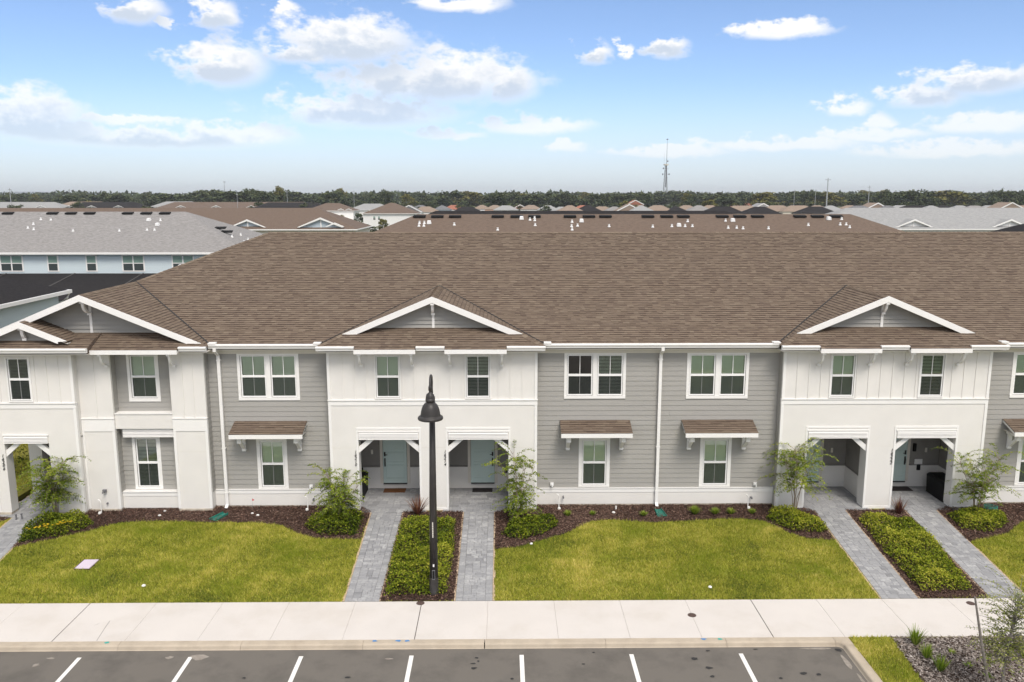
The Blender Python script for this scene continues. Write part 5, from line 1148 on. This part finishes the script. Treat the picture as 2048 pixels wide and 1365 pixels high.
# far rows at left
FAR = [(-345, -262, 500, 'far_shingle_light', (-290, -275), 'pale gray far roof at the left edge under the tree line'), (-285, -248, 530, 'far_shingle_tan', (), 'tan far roof between the pale gray and black far roofs at left'), (-262, -214, 500, 'far_shingle_black', (-258, -245, -229), 'black far roof with three white gables at left'),
       (-230, -196, 545, 'far_shingle_light', (), 'pale gray far roof with dark panels behind the black roof'), (-207, -112, 500, 'far_shingle_brown', (-192, -171, -150, -135), 'wide brown far roof with four white gables left of the radio mast'), (-142, -98, 470, 'far_shingle_black', (), 'black far roof right of the wide brown far roof')]
for a, b, Y, m_, gs, lab in FAR: hip_building('far_row_building', a, b, Y, Y + 17, m_, 'far_white', lab, z0=-2.4, gables=gs, group='far townhouse rows', detail=False)
hip_building('white_house', -50.5, -31, 300, 318, 'far_shingle_brown', 'far_white', 'white two storey house with brown roof left of centre', z0=-1.4, wins=[(-46.6, -45.6, 2.3, 3.7, 1), (-44.9, -43.9, 2.3, 3.7, 1), (-49.3, -48.1, -1, 1.0, 1), (-42.5, -41.5, -.8, .6, 1)])
hip_building('white_townhouses', -88, -66, 372, 388, 'far_shingle_brown', 'far_white', 'white far townhouses with brown roof beside the street', z0=-1.7, gables=(-72, -68.5), wins=[(-80, -79, 1.8, 3.2, 1), (-77.5, -76.5, 1.8, 3.2, 1)], gw=1.6)
hip_building('gray_townhouses', -74, -52, 398, 412, 'far_shingle_light', 'far_white', 'white far townhouses with gray roof beside the street', z0=-1.8, wins=[(-70, -69, 1.8, 3.2, 1), (-66, -65, 1.8, 3.2, 1), (-62, -61, 1.8, 3.2, 1)])
sheet('street', [(-78, 300), (-58, 300), (-58, 372), (-78, 372)], -1.45, 'concrete')
cr = empty('parked_car', (-62.5, 352, -1.45), 'small pale car parked on the far street left of the white house', 'car')
MB().box(-64.7, -60.4, 351.1, 352.9, -1.15, -.5).build('body', 'car_paint', cr); MB().hexa([(-64, 351.2, -.5), (-61.3, 351.2, -.5), (-61.3, 352.8, -.5), (-64, 352.8, -.5)], [(-63.5, 351.4, .05), (-62, 351.4, .05), (-62, 352.6, .05), (-63.5, 352.6, .05)]).build('cabin', 'far_window', cr)
for x in (-63.8, -61.3): MB().tube([(x, 351.05, -1.12), (x, 351.3, -1.12)], .33, 10).build('wheel', 'tyre', cr)
# tract houses near the horizon
def house(px, Y, w_, roof, wall, lab, hw=4.6, z0=None, d=11, gable=False):
    x = X_(px, Y); z0 = -1.5 - (Y - 300) / 300 if z0 is None else z0; hw2 = w_ / 2; rr = min(hw2, d / 2) * .5
    r = empty('far_house', (x, Y, z0), lab, 'house', 'small far houses under the tree line')
    MB().box(x - hw2 + .4, x + hw2 - .4, Y + .4, Y + d - .4, z0 - .5, z0 + hw).build('wall', wall, r)
    e = z0 + hw; zr = e + rr; q = min(hw2, d / 2)
    m = MB(); A, B, C, D = (x - hw2, Y, e), (x + hw2, Y, e), (x + hw2, Y + d, e), (x - hw2, Y + d, e)
    if gable: E_, F_ = (x, Y, e + hw2 * .5), (x, Y + d, e + hw2 * .5); m.quad([A, E_, F_, D]); m.quad([B, C, F_, E_]); m.quad([A, B, E_]); m.quad([C, D, F_])
    else:
        E_, F_ = (x - hw2 + q, Y + d / 2, zr), (x + hw2 - q, Y + d / 2, zr); m.quad([A, B, F_, E_] if hw2 > q else [A, B, E_]); m.quad([C, D, E_, F_] if hw2 > q else [C, D, E_]); m.quad([D, A, E_]); m.quad([B, C, F_])
    m.build('roof', roof, r)
    if gable:
        m = MB()
        for s in (-1, 1): m.prism([(x, Y - .05, e + hw2 * .5 + .1), (x + s * hw2, Y - .05, e + .1), (x + s * (hw2 - .7), Y - .05, e - .1), (x, Y - .05, e + hw2 * .5 - .4)], (0, -.1, 0))
        m.build('barge_board', 'far_white', r)
    for k in (-1, 1): MB().box(x + k * w_ * .22 - .6, x + k * w_ * .22 + .6, Y + .34, Y + .399, z0 + hw - 2.2, z0 + hw - .8).build('window', 'far_window', r)
T, G, B_, L_, R2, SL = 'far_shingle_tan', 'far_shingle_gray', 'far_shingle_black', 'far_shingle_light', 'red_tile', 'far_shingle_slate'
RN = {T: 'tan', G: 'gray', B_: 'black', L_: 'pale gray', R2: 'red tiled', SL: 'slate gray'}
HS = [(1256, 400, 13, T), (1283, 392, 12, L_), (1316, 400, 15, T), (1352, 398, 10, B_), (1374, 404, 14, T), (1399, 396, 13, G), (1421, 402, 14, T), (1447, 330, 17, B_), (1487, 372, 19, T), (1522, 396, 15, L_), (1556, 390, 17, T), (1523, 318, 15, B_), (1599, 384, 18, T), (1637, 392, 14, T), (1664, 380, 13, L_), (1636, 322, 16, B_), (1702, 392, 14, T), (1722, 376, 15, SL), (1750, 388, 16, T), (1780, 380, 13, SL), (1806, 392, 16, L_), (1836, 384, 20, B_), (1868, 376, 13, L_), (1893, 390, 15, B_), (1926, 380, 14, L_), (1956, 372, 15, G), (1986, 388, 15, L_), (2018, 376, 17, T), (2052, 386, 15, T),
      (820, 420, 14, SL), (852, 426, 15, T), (885, 520, 12, SL), (908, 540, 15, R2), (934, 420, 16, B_), (964, 560, 13, T), (990, 545, 14, T), (1012, 505, 16, L_), (1040, 560, 12, R2), (1062, 545, 15, T), (1096, 520, 14, L_), (1122, 412, 13, L_), (1140, 400, 13, T), (1166, 520, 15, R2), (1176, 408, 13, B_), (1204, 430, 15, T), (1229, 420, 13, G), (785, 520, 14, T), (770, 545, 12, R2), (842, 545, 14, SL)]
HS.sort(); walls = ['far_white', 'far_cream', 'far_white', 'far_peach', 'far_white', 'far_bluegray']; cnt = {}
for i, (px_, Y, w_, rf) in enumerate(HS):
    zone = 'left of the radio mast' if px_ < 1326 else ('right of the radio mast' if px_ < 1640 else 'right of the tall pole'); cnt[(zone, rf)] = cnt.get((zone, rf), 0) + 1
    orde = ['first', 'second', 'third', 'fourth', 'fifth', 'sixth', 'seventh', 'eighth', 'ninth', 'tenth', 'eleventh', 'twelfth'][cnt[(zone, rf)] - 1]
    house(px_, Y, w_, rf, walls[i % 6] if Y > 410 else 'far_cream', f'{orde} far {RN[rf]} roofed house from the left {zone}', gable=(i % 9 == 2), hw=5.2 if Y < 410 else 4.4, z0=-1.1 - (Y - 300) / 200)
house(1268, 560, 12, R2, 'far_peach', 'far house with bright orange roof just left of the radio mast', hw=7, z0=-2, gable=True)
hip_building('pink_far_building', 172, 196, 620, 634, 'red_tile', 'far_peach', 'long pink far building with red roof right of the radio mast', z0=-2.4, ez=5.0, detail=False, wins=[(175 + 4 * k, 177 + 4 * k, -.8, 1.4, 1) for k in range(5)])

# ------------------------------------------------------------------ trees towards the horizon
def far_tree_mesh(seed, tall=1.0, m='far_leaf'):
    r = np.random.default_rng(seed); P = []; T_ = []; nb_ = 26
    for i in range(nb_):
        a = r.uniform(0, 6.28); h = r.uniform(.30, .95); rad = .48 * math.sin(math.pi * min(1, (h - .12) / .95) ** .8) * r.uniform(.5, 1.0)
        c = np.array([rad * math.cos(a), rad * math.sin(a), h]); s = r.uniform(.09, .17); n = 46
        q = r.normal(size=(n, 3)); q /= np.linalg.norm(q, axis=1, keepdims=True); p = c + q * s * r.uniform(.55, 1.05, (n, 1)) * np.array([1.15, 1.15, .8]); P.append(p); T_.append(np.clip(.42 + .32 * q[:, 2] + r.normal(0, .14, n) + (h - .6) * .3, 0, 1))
    P = np.concatenate(P); T_ = np.concatenate(T_); k = len(P); d = r.normal(size=(k, 3)); d[:, 2] *= .6
    v = leaf_verts(P, d, r.uniform(.05, .10, k), r.uniform(.05, .085, k)); tr = MB().tube([(0, 0, -.05), (.01, 0, .25), (0, .01, .55)], [.035, .028, .012], 6)
    me = arrays_mesh('crown', v, 4, T_, m); t2 = tr.mesh('trunk'); t2.materials.append(MATS['gray_bark'])
    return me, t2
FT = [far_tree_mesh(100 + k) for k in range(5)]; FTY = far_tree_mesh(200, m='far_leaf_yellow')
def far_tree(x, y, z0, h, wd, k, lab, group, trunk=False, pair=None):
    me, t2 = pair or FT[k % 5]; root = bpy.data.objects.new('tree', None if trunk else me)
    root.location = (x, y, z0); rz = random.uniform(0, 6.28)
    if not trunk: root.scale = (wd, wd, h); root.rotation_euler = (0, 0, rz)
    link(root); tag(root, lab, 'tree', group)
    if trunk:
        for nm, q in (('crown', me), ('trunk', t2)): inst(nm, q, root, (x, y, z0), (wd, wd, h), rz)
    return root
rr = random.Random(5); i = 0
ZN = [(230, 'above the pale gray far roof at left'), (420, 'above the black far roof at left'), (620, 'above the wide brown far roof'), (860, 'above the white house'), (1080, 'above the red far roofs'), (1300, 'just left of the radio mast'), (1500, 'just right of the radio mast'), (1700, 'around the tall gray pole'), (1880, 'above the light gray roof at right'), (9999, 'at the right edge')]
def zone_of(p): return next(z for q, z in ZN if p < q)
px_ = -70.0
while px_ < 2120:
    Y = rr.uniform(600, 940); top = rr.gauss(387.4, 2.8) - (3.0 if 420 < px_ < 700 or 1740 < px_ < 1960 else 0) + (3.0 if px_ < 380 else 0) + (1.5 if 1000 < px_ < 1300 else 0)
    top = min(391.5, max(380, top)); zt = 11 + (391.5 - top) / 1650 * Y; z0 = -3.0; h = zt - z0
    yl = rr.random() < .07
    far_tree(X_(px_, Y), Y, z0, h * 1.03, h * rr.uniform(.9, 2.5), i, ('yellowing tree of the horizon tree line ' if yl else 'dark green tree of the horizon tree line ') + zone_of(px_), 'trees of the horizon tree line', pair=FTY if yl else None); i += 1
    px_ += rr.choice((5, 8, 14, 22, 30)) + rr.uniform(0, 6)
for px_, Y, top, wd in [(505, 620, 380, 9), (517, 620, 379, 8), (566, 640, 375.5, 9), (776, 600, 380, 9), (1000, 600, 384, 10), (1760, 560, 382, 12), (1800, 540, 381, 16), (1840, 560, 383, 16), (1985, 560, 380, 12), (2010, 540, 382, 16)]:
    zt = 11 + (391.5 - top) / 1650 * Y; far_tree(X_(px_, Y), Y, -2.8, zt + 2.8, wd * 1.25, i, 'tree standing a little taller than the tree line ' + zone_of(px_), 'taller trees of the horizon', pair=FTY if px_ in (566,) else None); i += 1
for k in range(80):      # lower trees among the far houses
    px_ = rr.uniform(-20, 2080); Y = rr.uniform(415, 640)
    if 640 < px_ < 860 and Y < 470: continue
    z0 = -1.6 - (Y - 300) / 250; h = rr.uniform(6.5, 10.5) if not (900 < px_ < 1230) else rr.uniform(4.5, 8)
    far_tree(X_(px_, Y), Y, z0, h, h * rr.uniform(.8, 1.3), i, 'low dark tree among the far houses ' + zone_of(px_), 'trees among the far houses', pair=FTY if rr.random() < .1 else None); i += 1
for px_, Y, h, wd, lab in [(700, 292, 3.4, 4.2, 'round green bush left of the white house'), (722, 284, 4.0, 4.5, 'green bush at the left corner of the white house'), (768, 280, 4.6, 4.5, 'yellow green tree before the white house wall'), (748, 276, 2.6, 5.5, 'wide green bush below the white house'), (690, 345, 4.4, 4.5, 'orange tinged tree beside the far street'), (722, 352, 5.2, 6, 'dark tree right of the far street'), (678, 360, 4.0, 5, 'bush at the far street end'), (846, 268, 3.0, 4, 'small green tree right of the white house'), (1250, 480, 9, 10, 'dark tree left of the orange roof')]:
    far_tree(X_(px_, Y), Y, -1.5, h, wd, i, lab, None, trunk=True, pair=FTY if 'yellow' in lab or 'orange' in lab else None); i += 1
# wood beyond, one mass
V = []; T_ = []; r = np.random.default_rng(77); n = 26000
Y = r.uniform(950, 1500, n); a = r.uniform(-.72, .72, n); x = Y * np.tan(a); top = 11 + (391.5 - 388.2 + 1.5 * np.sin(a * 37) + 1.2 * np.sin(a * 91 + 1)) / 1650 * Y
z = -4 + (top + 4) * r.random(n) ** .55; d = r.normal(size=(n, 3)); v = leaf_verts(np.stack([x, Y, z], 1), d, r.uniform(3, 6, n), r.uniform(3, 5, n))
o = bpy.data.objects.new('far_wood', arrays_mesh('far_wood', v, 4, np.clip(r.normal(.4, .2, n), 0, 1), 'far_leaf')); link(o); tag(o, 'dark band of far woodland along the horizon', 'wood', kind='stuff')
m = MB(); hx = [-6800, -5200, -4300, -3600, -3100, -2600]; hz = [30, 42, 36, 40, 26, -4]
for k in range(5): m.quad([(hx[k], 6200, -4), (hx[k + 1], 6200, -4), (hx[k + 1], 6500, hz[k + 1]), (hx[k], 6500, hz[k])]); m.quad([(hx[k], 6500, hz[k]), (hx[k + 1], 6500, hz[k + 1]), (hx[k + 1], 7200, -4), (hx[k], 7200, -4)])
tag(m.build('hills', 'far_hill'), kind='structure')
palm = MB()
for k in range(14):
    a = k * .449 * 2; palm.quad([(0, 0, 1), (.11 * math.cos(a - .25), .11 * math.sin(a - .25), 1.02), (.26 * math.cos(a), .26 * math.sin(a), .9), (.11 * math.cos(a + .25), .11 * math.sin(a + .25), 1.02)], .6)
pme = palm.mesh('fronds'); pme.materials.append(MATS['far_leaf_yellow']); ptr = MB().tube([(0, 0, 0), (.01, 0, .5), (0, 0, 1)], [.025, .02, .017], 6).mesh('trunk'); ptr.materials.append(MATS['gray_bark'])
for k, px_ in enumerate((1464, 1550, 1562, 1577, 1592, 1608, 1620, 1716, 1727)):
    Y = 470 + 12 * k; x = X_(px_, Y); h = 8.6 + .5 * (k % 3); r = bpy.data.objects.new('palm_tree', None); r.location = (x, Y, -2.2); link(r); tag(r, 'small far palm tree right of the radio mast', 'palm tree', 'far palm trees')
    inst('fronds', pme, r, (x, Y, -2.2), (h, h, h), k); inst('trunk', ptr, r, (x, Y, -2.2), (h, h, h))

# ------------------------------------------------------------------ radio mast and poles
tx, ty = 175.0, 900.0
tw_ = empty('radio_mast', (tx, ty, -3), 'tall gray lattice radio mast with antennas on the horizon', 'radio mast')
def half(z): return 2.7 - 2.0 * (z + 3) / 47
m = MB(); lv = [-3 + 47 * k / 16 for k in range(17)]
cs = ((-1, -1), (1, -1), (1, 1), (-1, 1))
for sx_, sy_ in cs: m.tube([(tx + sx_ * half(-3), ty + sy_ * half(-3), -3), (tx + sx_ * half(44), ty + sy_ * half(44), 44)], .17, 5)
m.build('legs', 'steel_dark', tw_); m = MB()
for z, z2 in zip(lv, lv[1:]):
    for (ax, ay), (bx_, by_) in zip(cs, cs[1:] + cs[:1]):
        h1_, h2_ = half(z), half(z2); m.tube([(tx + ax * h1_, ty + ay * h1_, z), (tx + bx_ * h2_, ty + by_ * h2_, z2)], .07, 4, cap=False); m.tube([(tx + bx_ * h1_, ty + by_ * h1_, z), (tx + ax * h2_, ty + ay * h2_, z2)], .07, 4, cap=False); m.tube([(tx + ax * h2_, ty + ay * h2_, z2), (tx + bx_ * h2_, ty + by_ * h2_, z2)], .06, 4, cap=False)
m.build('bracing', 'steel_gray', tw_)
MB().tube([(tx + .4, ty, 20), (tx + .4, ty, 44)], .5, 6).build('cable_run', 'steel_dark', tw_)
MB().lathe([(.0, 0), (2.8, 0), (2.8, 1.2), (2.5, 1.3), (.0, 1.3)], (tx, ty, 42.8), 12).build('platform', 'far_cream', tw_)
MB().tube([(tx + .6, ty, 44), (tx + .6, ty, 58), (tx + .6, ty, 69.5)], [.3, .2, .14], 6).build('whip_antenna', 'steel_dark', tw_); MB().box(tx - .3, tx + 1.6, ty - .4, ty + .4, 69.5, 70.4).build('beacon', 'steel_dark', tw_)
MB().tube([(tx - 2.1, ty, 44), (tx - 2.1, ty, 56)], .1, 5).build('short_antenna', 'steel_gray', tw_)
for dx, z in ((-2.9, 39.6), (.4, 39.6), (.2, 37.2), (-3.4, 33.4), (3.4, 33.4), (1.6, 47)): MB().box(tx + dx - .55, tx + dx + .55, ty - 1.2, ty - .5, z - .8, z + .8).build('panel_antenna', 'steel_dark', tw_)
m = MB()
for z in (33.4, 39.6): m.tube([(tx - 3.4, ty - .8, z), (tx + 3.4, ty - .8, z)], .12, 5)
m.build('antenna_arm', 'steel_gray', tw_)
for px_, top, Y, rad, lab in ((1647, 357.5, 500, .42, 'tall gray pole right of the radio mast'), (1582, 380, 600, .2, 'thin pole between the mast and the tall gray pole'), (1624, 379, 600, .2, 'thin pole just left of the tall gray pole'), (1730, 372, 520, .26, 'pole right of the tall gray pole'), (1996, 375, 560, .25, 'pole near the right edge'), (460.5, 363, 700, .3, 'thin tall antenna pole left of centre'), (42, 377, 500, .26, 'pole at the left edge'), (582, 381, 480, .14, 'lamp pole left of the white house'), (713, 381, 480, .14, 'lamp pole above the white house'), (484, 386, 470, .14, 'lamp pole above the wide brown far roof')):
    x = X_(px_, Y); zt = 11 + (391.5 - top) / 1650 * Y; r = empty('utility_pole', (x, Y, -2.5), lab, 'pole', 'poles on the horizon')
    MB().tube([(x, Y, -2.5), (x, Y, zt)], [rad, rad * .6], 6).build('pole', 'steel_gray', r); MB().box(x - rad * 4, x + rad * 4, Y - .1, Y + .1, zt - 1.2, zt - .9).build('crossarm', 'steel_gray', r)

# ------------------------------------------------------------------ thin air haze
hz_ = MB().box(-7200, 7200, -320, 7600, -6, 75).build('haze', 'far_white'); hz_.data.materials.clear()
hm = bpy.data.materials.new('haze'); hm.use_nodes = True; ht = hm.node_tree; ht.nodes.clear()
ho = nd(ht, 'ShaderNodeOutputMaterial'); pv = nd(ht, 'ShaderNodeVolumePrincipled'); pv.inputs['Color'].default_value = (.96, .975, 1, 1); pv.inputs['Density'].default_value = .00013; pv.inputs['Anisotropy'].default_value = .3
ht.links.new(pv.outputs[0], ho.inputs['Volume']); hz_.data.materials.append(hm); tag(hz_, 'thin pale air haze over the far houses and trees', 'haze', kind='stuff')
